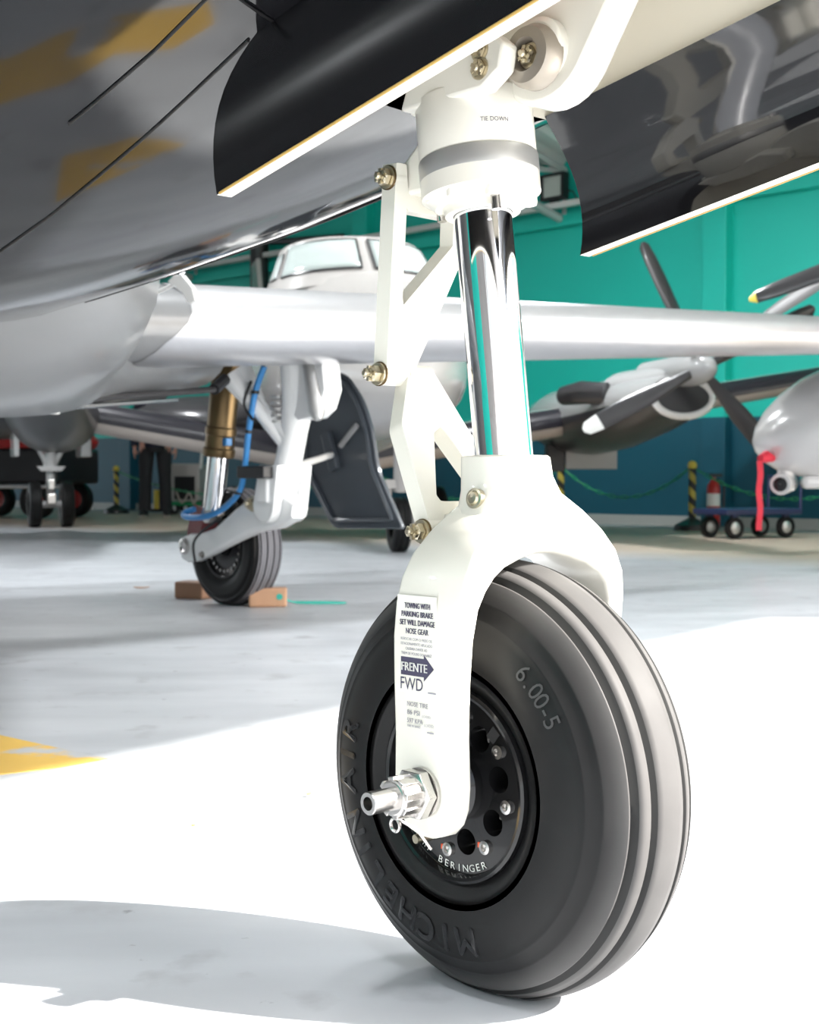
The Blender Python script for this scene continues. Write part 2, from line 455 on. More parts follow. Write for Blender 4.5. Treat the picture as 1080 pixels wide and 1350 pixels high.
# corrugated roof rising from the side wall, its open end parallel to the door line
HD = V(-.5875, -.809, 0)                       # door line, going away from the wall
HB = V(7.70, 4.17, 0)                          # a point of the door line
def roof_pt(k, n, dz=0):                      # k metres back from the door line, n along it from the wall
    t0 = (HB - WO).dot(WN); kk = HD.dot(WN)
    p0 = HB + HD * ((n - t0) / kk)
    p = p0 - WU * k
    return V(p.x, p.y, 3.88 + .13 * n + dz)
secs = []
k = 0.0
while k < 34:
    for kk, dz in ((0, 0), (.12, 0), (.16, .05), (.28, .05)):
        secs.append([roof_pt(k + kk, n, dz) for n in (-.1, 8, 16, 24)])
    k += .32
mb = MB(); mb.loft(secs, False, False)
ceil = mb.build('ceiling', 'roof_white', smooth=0)
struct(ceil)
so = ceil.modifiers.new('solid', 'SOLIDIFY'); so.thickness = .02
for k in (5, 11.5, 18, 24.5, 31):
    mb = MB()
    b0 = [roof_pt(k, n, -.08) for n in range(0, 25, 2)]
    b1 = [roof_pt(k, n, -.62) for n in range(0, 25, 2)]
    for i in range(12):
        mb.tube([b0[i], b0[i + 1]], .045, 6); mb.tube([b1[i], b1[i + 1]], .045, 6)
        mb.tube([b0[i], b1[i + 1]], .028, 6); mb.tube([b1[i], b0[i]], .028, 6)
    mb.build('truss', 'truss', ceil, smooth=40)
NL = 24.2
def end_u(n):
    t0 = (HB - WO).dot(WN); p0 = HB + HD * ((n - t0) / HD.dot(WN)); return (p0 - WO).dot(WU)
ue = end_u(NL)
mb = MB(); mb.box(wl((6.2 + U0) / 2, NL + .1, 3.6), 6.2 - U0, .2, 7.2, WU, WN)
wallL = struct(mb.build('wall_left', 'side_wall', smooth=0))
mb = MB(); mb.box(wl(2.6, NL - .06, 3.6), 7.0, .1, 7.2, WU, WN); mb.build('teal_reflection_panel', 'wall', wallL, smooth=0)  # unseen panel added to give the chrome strut a teal reflection
mb = MB(); mb.box(wl((ue + 6.2) / 2, NL + .1, 3.6), ue - 6.2, .14, 7.2, WU, WN); struct(mb.build('door_1', 'side_wall', smooth=0))
for q in range(1, 8):
    mb = MB(); mb.box(wl(1.5 - 4.4 * q, NL - .06, 3.5), .3, .14, 6.9, WU, WN); mb.build('pilaster', 'side_wall', wallL, smooth=0)
for k, n in ((3.2, 4.5), (3.2, 13), (6.5, 8.5), (12, 6.5), (9, 4), (9, 11), (9, 18), (14, 11), (15, 18), (21, 15)):  # unseen lamps added to brighten the hangar interior
    p = roof_pt(k, n, -.75)
    lf = thing('added_fill_lamp', 'added fill lamp under the hangar roof, out of view', 'lamp', p, 0, 'added fill lamps under the roof')
    MB().lathe([(.06, .28), (.10, .25), (.12, .15), (.34, 0), (.335, .005), (.11, .15), (.02, .2)], (0, 0, 0), (0, 0, 1), 24).build('shade', 'white_plastic', lf, 40)
    MB().cyl((0, 0, .26), (0, 0, .73), .012, n=8).build('stem', 'truss', lf)
    ld = bpy.data.lights.new('fill_light', 'AREA'); ld.shape = 'DISK'; ld.size = .6; ld.energy = FILL_W; ld.color = (.95, .975, 1)
    lo_ = bpy.data.objects.new('fill_light', ld); COL.objects.link(lo_); lo_.parent = lf; lo_.location = (0, 0, -.01)
mb = MB()
a = roof_pt(0, -.1); b = roof_pt(0, 24)
mb.add([V(a.x, a.y, 4.2), V(b.x, b.y, 4.2), V(b.x, b.y, b.z + .1), V(a.x, a.y, max(4.3, a.z + .1))], [(0, 1, 2, 3)])
hdr = struct(mb.build('wall_front', 'roof_white', smooth=0))
so = hdr.modifiers.new('solid', 'SOLIDIFY'); so.thickness = .12

# ------------------------------------------------------------------ shared builders
def tyre(mb, c, Rr, w, rb, grooves, flat=0, n=96, gw=.0038, gd=.007, parts=None):
    """tyre of revolution about local y at c: half section from bead to bead; material 0 side, 1 tread, 2 groove"""
    side = [(rb, -w * .80), (rb + (Rr - rb) * .12, -w * .93), (rb + (Rr - rb) * .36, -w * 1.0), (rb + (Rr - rb) * .56, -w * .995), (rb + (Rr - rb) * .60, -w * 1.004), (rb + (Rr - rb) * .66, -w * .985),
            (rb + (Rr - rb) * .70, -w * .972), (rb + (Rr - rb) * .725, -w * .955), (rb + (Rr - rb) * .82, -w * .90), (rb + (Rr - rb) * .91, -w * .82), (rb + (Rr - rb) * .962, -w * .745)]
    def crown(a): return Rr - .006 * (a / w) ** 2 * (Rr / .21) - .010 * (abs(a) / w) ** 6
    pr = [(r, a, 0) for r, a in side]
    gs = sorted(grooves)
    for i, g in enumerate(gs):
        pr += [(crown(g - gw), g - gw, 1), (crown(g) - gd, g - gw * .7, 2), (crown(g) - gd, g + gw * .7, 2), (crown(g + gw), g + gw, 2)]
        nx = gs[i + 1] if i + 1 < len(gs) else None
        if nx is not None and nx - g > .02 * (Rr / .21):
            pr += [((crown((g + nx) / 2)), (g + nx) / 2, 1)]
    pr += [(r, -a, 1 if i == 0 else 0) for i, (r, a) in enumerate(reversed(side))]
    c = Vector(c)
    for i in range(len(pr) - 1):
        (r0, a0, _), (r1, a1, m) = pr[i], pr[i + 1]
        mb_secs = [[c + V(r * math.cos(2 * PI * k / n), a, r * math.sin(2 * PI * k / n)) for k in range(n)] for r, a in ((r0, a0), (r1, a1))]
        for sct in mb_secs:
            for p in sct:
                if p.z < flat: p.z = flat
        mb.loft(mb_secs, True, False, m)
    return mb
def weld(o, d=1e-5):
    w = o.modifiers.new('weld', 'WELD'); w.merge_threshold = d; return o
def hexnut(mb, c, ax, r, h, mi=0, n=6):
    mb.lathe([(r * .86, 0), (r, h * .12), (r, h * .85), (r * .8, h)], c, ax, n, mi, True)
def bolt(parent, name, c, ax, r, h, m='brass', tip=.5):
    mb = MB(); ax = Vector(ax).normalized(); c = Vector(c)
    mb.lathe([(r * 1.35, 0), (r * 1.35, h * .18)], c, ax, 24, 0, True)
    hexnut(mb, c + ax * h * .18, ax, r * 1.05, h * .5)
    for k in range(6):
        a, e1, e2 = basis(ax); q = e1 * math.cos(k * PI / 3 + .5) + e2 * math.sin(k * PI / 3 + .5)
        mb.box(c + ax * h * .76 + q * r * .7, r * .42, r * .42, h * .22, q, ax.cross(q), ax)
    mb.lathe([(r * .45, 0), (r * .45, h * tip), (r * .3, h * tip + r * .2)], c + ax * h * .6, ax, 16, 0, True)
    return mb.build(name, m, parent, 30)

# ------------------------------------------------------------------ the black jet (local x forward, y to port, z up; origin under the nose wheel)
TH = .82
O = V(.0885, 1.381, 0)
jet = thing('business_jet', 'glossy black business jet standing on its white nose gear in the foreground', 'aircraft', O, -TH)

# fuselage
ST = [(-9.5, 1.55, .25, .25), (-8, 1.15, .5, .5), (-6.5, .86, .7, .7), (-5, .735, .78, .8), (-3.6, .72, .79, .81), (-2.4, .722, .78, .8), (-1.8, .732, .76, .78), (-1.3, .752, .74, .75), (-.9, .777, .7, .72),
      (-.6, .803, .67, .68), (-.35, .833, .635, .64), (-.105, .870, .6, .6), (.15, .917, .565, .56), (.45, .975, .52, .51), (.75, 1.033, .46, .45), (1.05, 1.095, .385, .375), (1.3, 1.17, .29, .28), (1.5, 1.26, .16, .15), (1.58, 1.36, .03, .03)]
def fus_sec(st, w=.2):
    f, zb, a, b = st
    pw = math.asin(min(.98, w / a)) if a > w else 1.2
    ph = [-PI + (PI - pw) * i / 22 for i in range(22)] + [-pw + 2 * pw * i / 8 for i in range(8)] + [pw + (PI - pw) * i / 22 for i in range(23)]
    ph = ph[:-1]
    return [V(f, a * math.sin(p), zb + b - b * math.cos(p)) for p in ph]
mb = MB()
secs = [fus_sec(s) for s in ST]
n = len(secs[0]); vs = [p for c in secs for p in c]; fs = []
for i in range(len(ST) - 1):
    for j in range(n):
        if 22 <= j < 30 and -.2 < ST[i][0] < 1.0: continue
        fs.append((i * n + j, i * n + (j + 1) % n, (i + 1) * n + (j + 1) % n, (i + 1) * n + j))
fs.append(tuple(range(n))); fs.append(tuple(range((len(ST) - 1) * n, len(ST) * n)))
mb.add(vs, fs)
fus = mb.build('fuselage', 'belly_paint', jet, 60)
def belly(f, s, d=0):
    for i in range(len(ST) - 1):
        if ST[i][0] <= f <= ST[i + 1][0]:
            t = (f - ST[i][0]) / (ST[i + 1][0] - ST[i][0]); zb, a, b = [ST[i][k] * (1 - t) + ST[i + 1][k] * t for k in (1, 2, 3)]
            q = math.sqrt(max(0, 1 - (s / a) ** 2)); return V(f, s, zb + b - b * q - d)
def seam(pts, r=.0016):
    P = []
    for (f0, s0), (f1, s1) in zip(pts[:-1], pts[1:]):
        for i in range(12): P.append(belly(f0 + (f1 - f0) * i / 12, s0 + (s1 - s0) * i / 12, .0005))
    P.append(belly(*pts[-1], .0005))
    MB().tube(P, r, 6).build('panel_seam', 'seam', fus, 60)
seam([(-1.3, -.06), (-.85, -.12), (-.12, -.215)])
seam([(-.40, -.245), (-.215, -.257), (-.11, -.268), (-.085, -.255), (-.08, -.215)])
seam([(-1.9, .3), (-.3, .26)])

# gear well: five cream walls inside the belly cut-out
mb = MB()
fa, fb, w = -.105, 1.05, .2
top = 1.33
mb.add([V(fa, -w, .90), V(fa, w, .90), V(fa, w, top), V(fa, -w, top), V(fb, -w, 1.14), V(fb, w, 1.14), V(fb, w, top + .1), V(fb, -w, top + .1)],
       [(0, 1, 2, 3), (4, 7, 6, 5), (0, 3, 7, 4), (1, 5, 6, 2), (3, 2, 6, 7)])
well = mb.build('gear_well', 'cream', jet, 0)
for i, sy in ((0, -.12), (1, .13)):
    MB().tube([(fa + .02, sy, 1.05), (.3, sy, 1.12), (.9, sy, 1.22)], .012, 8).build('pipe', 'steel', well)

# gear doors
def gear_door(side):
    nrow, ncol = 12, 26
    def pt(i, j, th):
        v = i / (nrow - 1); f = -.105 + 1.14 * j / (ncol - 1)
        rise = (.206 if side < 0 else .183) * (f + .105)
        s = .262 + (.2 - .262) * v + .026 * math.sin(PI * min(1, v * 1.02)) ** .9
        z = .755 + ((.932 if side < 0 else .903) - .755) * v + rise
        return V(f, side * (s - th), z)
    vs = []; fs = []; mi = []
    def gi(i, j, k): return (k * nrow + i) * ncol + j
    for k, th in ((0, 0), (1, .016)):
        for i in range(nrow):
            for j in range(ncol): vs.append(pt(i, j, th))
    m = MB(); m.v = vs
    for i in range(nrow - 1):
        for j in range(ncol - 1):
            m.f.append((gi(i, j, 0), gi(i, j + 1, 0), gi(i + 1, j + 1, 0), gi(i + 1, j, 0))); m.mi.append(0)
            m.f.append((gi(i, j, 1), gi(i + 1, j, 1), gi(i + 1, j + 1, 1), gi(i, j + 1, 1))); m.mi.append(0)
    for j in range(ncol - 1):
        m.f.append((gi(0, j, 0), gi(0, j, 1), gi(0, j + 1, 1), gi(0, j + 1, 0))); m.mi.append(1)
        m.f.append((gi(nrow - 1, j, 0), gi(nrow - 1, j + 1, 0), gi(nrow - 1, j + 1, 1), gi(nrow - 1, j, 1))); m.mi.append(0)
    for i in range(nrow - 1):
        m.f.append((gi(i, 0, 0), gi(i + 1, 0, 0), gi(i + 1, 0, 1), gi(i, 0, 1))); m.mi.append(0)
        m.f.append((gi(i, ncol - 1, 0), gi(i, ncol - 1, 1), gi(i + 1, ncol - 1, 1), gi(i + 1, ncol - 1, 0))); m.mi.append(0)
    d = m.build('gear_door', ['door_black' if side < 0 else 'black_paint', 'cream'], jet, 50)
    # hinge arms
    for f in ((.0, .55) if side < 0 else (.45, .85)):
        z = .905 + .19 * (f + .105)
        MB().tube([(f, side * .215, z - .03), (f, side * .19, z + .02), (f, side * .16, z + .05)], .012, 8).build('hinge_arm', 'black_plastic', d)
    MB().tube([(-.1, side * .2625, .756), (1.03, side * .2625, .756 + (.206 if side < 0 else .183) * 1.13)], .0013, 6).build('seal_strip', 'gold_seal', d)
    return d
lab(gear_door(-1), 'gloss black nose gear door, the nearer one, its lower edge cream')
lab(gear_door(1), 'gloss black nose gear door behind the strut, its lower edge white')

# ---- nose gear
ax = V(-.121, 0, .9926)
def sp(z, df=0, s=0):          # point on the strut axis at height z
    return V(.0065 + (z - .517) * (-.121 / .9926) + df, s, z)
mb = MB()
mb.lathe([(.0565, 0), (.0585, .004), (.0585, .060), (.057, .064), (.045, .066)], sp(.812), ax, 48, 0, True)
# left lobe of the trunnion
def plate(mb, pts, s0, s1, mi=0): mb.prism([(f, s0, z) for f, z in pts], (0, s1 - s0, 0), mi)
plate(mb, [(-.085, .862), (-.075, .885), (-.052, .902), (.0, .915), (.043, .911), (.057, .899), (.052, .876), (.028, .862)], -.056, -.034)
plate(mb, [(-.09, .868), (-.075, .90), (-.04, .92), (.02, .93), (.03, .9), (.01, .87)], .03, .055)
mb.box(sp(.89, -.01), .09, .075, .05, V(.98, 0, .08), V(0, 1, 0), ax)
gear = lab(mb.build('nose_gear', 'gear_white', jet, 35, .004), 'cream white nose landing gear with chrome strut')

mb = MB()                       # big trunnion arm going up into the well
def arm_pts(cf, cz, r, d, L, r2):
    d = Vector(d).normalized(); pr = V(-d.z, 0, d.x); pts = []
    for k in range(13):
        t = -PI / 2 - PI + PI * k / 12
    c = V(cf, 0, cz); e = c + d * L
    a0 = [c + pr * r * math.cos(t) - d * r * math.sin(t) for t in [PI * k / 14 for k in range(15)]]
    return [(p.x, p.z) for p in a0] + [((e - pr * r2).x, (e - pr * r2).z), ((e + pr * r2).x, (e + pr * r2).z)]
plate(mb, arm_pts(.056, .912, .060, (.72, 0, 1), .36, .046), -.005, .035)
plate(mb, arm_pts(.10, .955, .03, (.62, 0, 1), .30, .03), -.085, -.06)
mb.lathe([(.03, 0), (.03, .03)], V(.062, -.02, .900), (0, 1, 0), 28, 0, True)
mb.build('trunnion_arm', 'gear_white', gear, 35, .005)
mb = MB()
mb.lathe([(.016, 0), (.026, .002), (.030, .010), (.030, .022), (.024, .028), (.013, .024), (.013, .004), (.016, 0)], V(.062, -.034, .892), (0, 1, 0), 36)
mb.build('bearing_eye', 'bearing', gear, 40)
bolt(gear, 'pin', V(.062, -.024, .892), (0, -1, 0), .009, .012, 'brass')
bolt(gear, 'bolt', V(.027, -.056, .8815), (0, -1, 0), .008, .007, 'brass', .3)
bolt(gear, 'bolt', V(.027, -.056, .8985), (0, -1, 0), .008, .007, 'brass', .3)
MB().box((.06, -.03, .965), .035, .02, .012).build('indicator_tab', 'orange', gear, 0, .002)

mb = MB()
mb.lathe([(.0592, 0), (.0598, .002), (.0598, .018), (.0592, .020), (.04, .020)], sp(.794), ax, 48, 0, True)
mb.build('collar_ring', 'ring_grey', gear, 35)
mb = MB()
mb.lathe([(.030, -.014), (.047, -.014), (.053, -.008), (.0595, -.004), (.0595, .014), (.04, .014)], sp(.781), ax, 48)
mb.lathe([(.0295, -.022), (.0375, -.022), (.039, -.014), (.039, 0)], sp(.781), ax, 40)
for k in range(8):
    q = R(45 * k + 12); c = sp(.778) + V(.049 * math.cos(q), .049 * math.sin(q), 0)
    mb.lathe([(.007, -.008), (.008, -.006), (.008, .012)], c, ax, 12, 0, True)
mb.build('gland_flange', 'gear_white', gear, 35)
for k in (7, 9, 15):
    q = R(22 * k); c = sp(.77) + V(.046 * math.cos(q), .046 * math.sin(q), 0)
    MB().lathe([(.005, -.014), (.005, .004)], c, ax, 12, 0, True).build('fitting', 'steel', gear, 35)

mb = MB()
mb.lathe([(.0288, 0), (.0288, .30)], sp(.495), ax, 64, 0, True)
mb.build('piston', 'chrome', gear, 35)['label'] = 'polished chrome piston rod'

# fork
def rrect(c, ef, et, w, t, n=4, k=.32):
    """rounded rectangle in plane ef/et"""
    r = min(w, t) * k; pts = []
    for sx, sy, a0 in ((1, 1, 0), (-1, 1, 90), (-1, -1, 180), (1, -1, 270)):
        for i in range(n + 1):
            a = R(a0 + 90 * i / n)
            pts.append(c + ef * (sx * (w / 2 - r) + r * math.cos(a)) + et * (sy * (t / 2 - r) + r * math.sin(a)))
    return pts
HALF = [  # z, s centre, f aft, f front, thickness
    (.166, .106, .004, .026, .016), (.171, .106, -.010, .040, .018), (.181, .106, -.020, .050, .019), (.195, .106, -.0255, .0555, .020), (.215, .106, -.027, .057, .021),
    (.26, .1065, -.026, .056, .021), (.31, .107, -.027, .057, .022), (.35, .107, -.027, .060, .023), (.38, .105, -.025, .064, .025), (.40, .099, -.023, .067, .029),
    (.417, .088, -.021, .068, .034), (.432, .070, -.018, .067, .041), (.445, .045, -.017, .066, .051), (.455, .02, -.017, .066, .060), (.457, 0, -.017, .066, .062)]
path = [(z, -s, a, b, t) for z, s, a, b, t in HALF] + [(z, s, a, b, t) for z, s, a, b, t in reversed(HALF[:-1])]
secs = []
for i, (z, s, a, b, t) in enumerate(path):
    p0 = path[max(0, i - 1)]; p1 = path[min(len(path) - 1, i + 1)]
    d = V(0, p1[1] - p0[1], p1[0] - p0[0]).normalized()
    nrm = V(0, -d.z, d.y)
    secs.append(rrect(V((a + b) / 2, s, z), V(1, 0, 0), nrm, b - a, t, 4, .22))
mb = MB(); mb.loft(secs)
# head that clamps the piston, with sloping shoulders
hs = []
for z, hw, fa_, fb_ in ((.435, .080, -.014, .064), (.450, .072, -.016, .064), (.468, .0585, -.019, .060), (.486, .050, -.022, .052), (.500, .046, -.025, .046), (.5185, .0445, -.026, .043), (.5205, .042, -.024, .041)):
    hs.append(rrect(V((fa_ + fb_) / 2, 0, z), V(1, 0, 0), V(0, 1, 0), fb_ - fa_, hw * 2, 6, .42))
mb.loft(hs)
fork = mb.build('fork', 'gear_white', gear, 40, .0)
mb = MB()
plate(mb, [(-.005, .425), (-.02, .465), (-.055, .462), (-.078, .455), (-.083, .44), (-.07, .43), (-.03, .428)], -.032, .032)
mb.build('lower_lug', 'gear_white', gear, 35, .004)
MB().lathe([(.0098, 0), (.0098, .006), (.0075, .0066), (.0068, .0060), (.0052, .0085), (.0005, .009)], V(.021, -.052, .4785), (0, -1, .15), 24).build('fork_pin', 'brass', gear, 30)

# torque links
def link_bar(mb, p, q, w0, w1, t, side, face):
    p = Vector(p); q = Vector(q); d = (q - p).normalized(); side = Vector(side); n_ = d.cross(side).normalized(); sd = n_.cross(d).normalized()
    vs = []
    for c, w in ((p, w0), (q, w1)):
        for i, j in ((-1, -1), (1, -1), (1, 1), (-1, 1)): vs.append(c + sd * w / 2 * i + n_ * t / 2 * j)
    mb.add(vs, [(0, 3, 2, 1), (4, 5, 6, 7), (0, 1, 5, 4), (1, 2, 6, 5), (2, 3, 7, 6), (3, 0, 4, 7)])
def roundpoly(pts, r, n=5):
    out = []; N = len(pts)
    for i in range(N):
        p = Vector(pts[i]); a = Vector(pts[i - 1]); b = Vector(pts[(i + 1) % N]); rr = r[i] if isinstance(r, (list, tuple)) else r
        da = (a - p).normalized(); db = (b - p).normalized()
        l = min(rr, (a - p).length * .49, (b - p).length * .49)
        s0 = p + da * l; s1 = p + db * l
        for k in range(n + 1):
            t = k / n; out.append(s0 * (1 - t) ** 2 + p * 2 * t * (1 - t) + s1 * t ** 2)
    return out
def link_frame(name, P0, P1, outer, inner, ro, ri, th):
    """plate with a triangular hole; 2-D points (s, v): v from P0 (0) to P1 (1)"""
    P0 = Vector(P0); d = Vector(P1) - P0
    def to3(p): return P0 + d * p.y + V(0, p.x, 0)
    off = V(0, 1, 0).cross(d).normalized() * th
    o2 = [to3(p) - off / 2 for p in roundpoly([Vector((x, y)) for x, y in outer], ro)]
    i2 = [to3(p) - off / 2 for p in roundpoly([Vector((x, y)) for x, y in inner], ri)]
    m = MB(); m.frame(o2, i2, off)
    return m
A0 = V(-.102, 0, .800); A1 = V(-.116, 0, .604); A2 = V(-.050, 0, .446)
m = link_frame('u', A0, A1, [(-.054, -.075), (-.040, -.075), (-.036, .06), (.055, .06), (.052, .30), (-.018, 1.0), (-.054, 1.0)],
               [(-.037, .14), (-.036, .15), (-.034, .16), (.030, .165), (.031, .30), (-.035, .64), (-.037, .60)], [.007, .007, .02, .008, .01, .012, .012], [.002, .001, .004, .006, .006, .006, .002], .020)
m.lathe([(.0115, 0), (.0115, .030)], A1 + V(0, -.054, 0), (0, 1, 0), 24, 0, True)
m.lathe([(.0105, 0), (.0105, .016)], A0 + V(0, -.055, -.0), (0, 1, 0), 24, 0, True)
lu = m.build('torque_link', 'gear_white', gear, 35, .002)
m = link_frame('l', A1, A2, [(-.020, -.03), (.012, -.03), (.062, .70), (.062, 1.0), (.045, 1.0), (-.03, 1.02), (-.054, 1.02), (-.054, .35)],
               [(-.012, .40), (.000, .36), (.006, .40), (.040, .76), (.042, .80), (.035, .84), (-.030, .84), (-.034, .80)], [.01, .01, .01, .01, .004, .01, .012, .03], [.008, .001, .001, .006, .004, .006, .008, .006], .020)
m.lathe([(.0115, 0), (.0115, .034)], A1 + V(0, -.021, 0), (0, 1, 0), 24, 0, True)
m.lathe([(.0125, 0), (.0125, .02)], A2 + V(0, -.056, 0), (0, 1, 0), 24, 0, True)
m.build('torque_link', 'gear_white', gear, 35, .002)
mb = MB()                       # upper lug on the housing
plate(mb, [(-.125, .790), (-.122, .808), (-.10, .818), (-.06, .85), (-.06, .785), (-.10, .784)], -.036, .036)
mb.build('upper_lug', 'gear_white', gear, 35, .004)
for c, h in ((A0 + V(0, -.055, 0), .013), (A1 + V(0, -.054, 0), .018), (A2 + V(0, -.056, 0), .018)):
    MB().lathe([(.0125, 0), (.0125, .0015)], c, (0, -1, 0), 24, 0, True).build('washer', 'bronze', gear, 35)
    bolt(gear, 'bolt', c + V(0, -.001, 0), (0, -1, 0), .0085, h, 'brass')

# wheel
WC = V(0, 0, .205)
mb = MB()
NSIDE = [(.094, .060), (.105, .0675), (.118, .0715), (.132, .073), (.146, .0722), (.158, .0692), (.1645, .0667), (.1652, .0668), (.1664, .0656), (.172, .0622), (.178, .0584), (.1787, .0584), (.1800, .0569), (.186, .0525)]
def ncrown(a): return .1561 + .0587 * math.sqrt(1 - (a / .0621) ** 2)
pr = [(r, -a, 0) for r, a in NSIDE] + [(.1920, -.0485, 1), (ncrown(.0452), -.0452, 1)]
for g in (-.041, -.0255, .0125, .028):
    pr += [(ncrown(g - .0031), g - .0031, 1), (ncrown(g) - .0065, g - .0022, 2), (ncrown(g) - .0065, g + .0022, 2), (ncrown(g + .0031), g + .0031, 2)]
    if g == -.0255: pr += [(ncrown(a), a, 1) for a in (-.016, -.010, -.0035, .003)]
pr += [(ncrown(.036), .036, 1), (ncrown(.0452), .0452, 1), (.1920, .0485, 1)] + [(r, a, 0) for r, a in reversed(NSIDE)]
for (r0, a0, _), (r1, a1, m) in zip(pr[:-1], pr[1:]):
    mb.loft([[V(r * math.cos(2 * PI * k / 144), a, max(.0005, WC.z + r * math.sin(2 * PI * k / 144))) for k in range(144)] for r, a in ((r0, a0), (r1, a1))], True, False, m)
ty = weld(mb.build('tyre', ['nose_tyre', 'nose_tyre', 'groove'], gear, 40))
ty['label'] = 'ribbed black nose tyre with raised lettering'
RS = NSIDE
def side_s(r, d=.0013):
    for (r0, s0), (r1, s1) in zip(RS[:-1], RS[1:]):
        if r0 <= r <= r1: return -(s0 + (s1 - s0) * (r - r0) / (r1 - r0)) - d
    return -.073 - d
mb = MB(); circle_text(mb, 'MICHELIN', .037, WC, .134, -80, -10.8, side_s, bold=.0012)
circle_text(mb, 'AIR', .037, WC, .134, -173, -10.8, side_s, bold=.0012)
mb.build('tyre_lettering', 'letter', gear, 0)
mb = MB(); circle_text(mb, '6.00-5', .0235, WC, .1445, 50.5, -4.0, side_s, wide=1.0)
mb.build('tyre_lettering', 'letter2', gear, 0)

def disc_with_holes(mb, c, y0, y1, ri, ro, hc, hr, nh, a0, n=16, mi=0):
    """annular plate pierced by nh round holes: one sector per hole, built as rings of quads"""
    for h in range(nh):
        ac = R(a0 + 360 / nh * h); da = PI / nh
        hcx = V(hc * math.cos(ac), 0, hc * math.sin(ac))
        out = []; hole = []
        cor = []
        for rr_ in (ro * .9995, ri * 1.0005):
            for sg_ in (1, -1):
                lx = rr_ * math.cos(da * .9995) - hc; ly = sg_ * rr_ * math.sin(da * .9995); cor.append(math.atan2(ly, lx) % (2 * PI))
        cor.sort(); ts = []
        for q in range(4):
            a_ = cor[q]; b_ = cor[(q + 1) % 4] + (2 * PI if q == 3 else 0)
            ts += [a_ + (b_ - a_) * i_ / 8 for i_ in range(8)]
        for t in ts:
            d = V(math.cos(ac) * math.cos(t) - math.sin(ac) * math.sin(t), 0, math.sin(ac) * math.cos(t) + math.cos(ac) * math.sin(t))
            hole.append(hcx + d * hr)
            # march out to the sector boundary
            L = 0
            for _ in range(800):
                L += .00025; p = hcx + d * L; rr = math.hypot(p.x, p.z); aa = (math.atan2(p.z, p.x) - ac + PI) % (2 * PI) - PI
                if rr >= ro or rr <= ri or abs(aa) >= da: break
            out.append(hcx + d * L)
        off = V(0, y1 - y0, 0); C = Vector(c) + V(0, y0, 0)
        mb.frame([C + p for p in out], [C + p for p in hole], off, mi)
mb = MB()
# lip, barrel, hub
mb.lathe([(.0945, -.058), (.094, -.0665), (.0912, -.0682), (.0880, -.0672), (.0868, -.062), (.0862, -.0585), (.0842, -.0565)], WC, (0, 1, 0), 72)
mb.lathe([(.0935, -.058), (.088, -.045), (.086, 0), (.088, .045), (.0935, .058)], WC, (0, 1, 0), 60)
disc_with_holes(mb, WC, -.058, -.036, .034, .0865, .0555, .0125, 8, 12.5)
mb.lathe([(.034, -.058), (.036, -.070), (.030, -.078), (.024, -.090), (.012, -.092)], WC, (0, 1, 0), 40)
mb.lathe([(.034, -.036), (.03, .05)], WC, (0, 1, 0), 40)
mb.lathe([(.0945, .058), (.094, .0665), (.09, .068), (.087, .06)], WC, (0, 1, 0), 60)
disc_with_holes(mb, WC, .040, .058, .034, .0885, .0555, .0125, 8, 12.5)
rim = mb.build('wheel_rim', 'rim', gear, 35)
rim['label'] = 'black anodised wheel rim with round holes'
for k in range(8):
    a = R(35 + 45 * k); c = WC + V(.0665 * math.cos(a), -.058, .0665 * math.sin(a))
    mb = MB()
    mb.lathe([(.0066, 0), (.0066, .003), (.0036, .0036), (.003, .001), (.0005, .0008)], c, (0, -1, 0), 20, 0)
    mb.build('rim_bolt', 'steel', gear, 35)
    if k in (5, 6):
        MB().box(c + V(-.0075, -.0006, .001), .005, .001, .005).build('torque_mark', 'orange', gear, 0)
mb = MB(); circle_text(mb, 'BERINGER', .0098, WC, .0838, -106, 6.1, lambda r: -.0587, True, wide=1.15)
mb.build('rim_lettering', 'white_ink', gear, 0)
mb = MB(); circle_text(mb, 'LIMIT', .006, WC, .0828, -133, 3.4, lambda r: -.0587, True)
mb.build('rim_lettering', 'white_ink', gear, 0)
MB().tube([WC + V(.0665 * math.cos(R(-123)), -.056, .0665 * math.sin(R(-123))), WC + V(.0665 * math.cos(R(-123)) - .002, -.078, .0665 * math.sin(R(-123)) - .002)], [.006, .0045], 12).build('tyre_valve', 'brass', gear)
mb = MB(); mb.box(WC + V(.0475, -.0583, .053), .011, .0006, .013, V(.75, 0, -.66), V(0, 1, 0), V(.66, 0, .75)); 
mb.build('rim_placard', 'letter2', gear, 0)

# axle hardware
AX = V(.014, -.118, .208)
mb = MB()
mb.lathe([(.0235, 0), (.0235, .003)], AX, (0, -1, 0), 32, 0, True)
mb.build('washer', 'steel', gear, 35)
mb = MB()
hexnut(mb, AX + V(0, -.003, 0), (0, -1, 0), .0245, .014)
for k in range(8):
    a = R(45 * k + 10); q = V(math.cos(a), 0, math.sin(a))
    mb.box(AX + V(0, -.026, 0) + q * .0155, .008, .022, .007, q, V(0, 1, 0), V(0, 1, 0).cross(q))
mb.lathe([(.0175, 0), (.0175, .024), (.015, .026)], AX + V(0, -.012, 0), (0, -1, 0), 32, 0, True)
mb.build('axle_nut', 'steel', gear, 30, .0008)
mb = MB()
mb.lathe([(.0105, 0), (.0105, .030), (.0098, .031), (.0062, .031), (.0062, .008), (.0005, .008)], AX + V(0, -.036, 0), (0, -1, 0), 32)
mb.build('axle_tube', 'steel', gear, 30)
mb = MB()
ring = [AX + V(-.004 + .006 * math.cos(2 * PI * k / 16), -.03, -.026 + .006 * math.sin(2 * PI * k / 16)) for k in range(17)]
mb.tube(ring, .0016, 6)
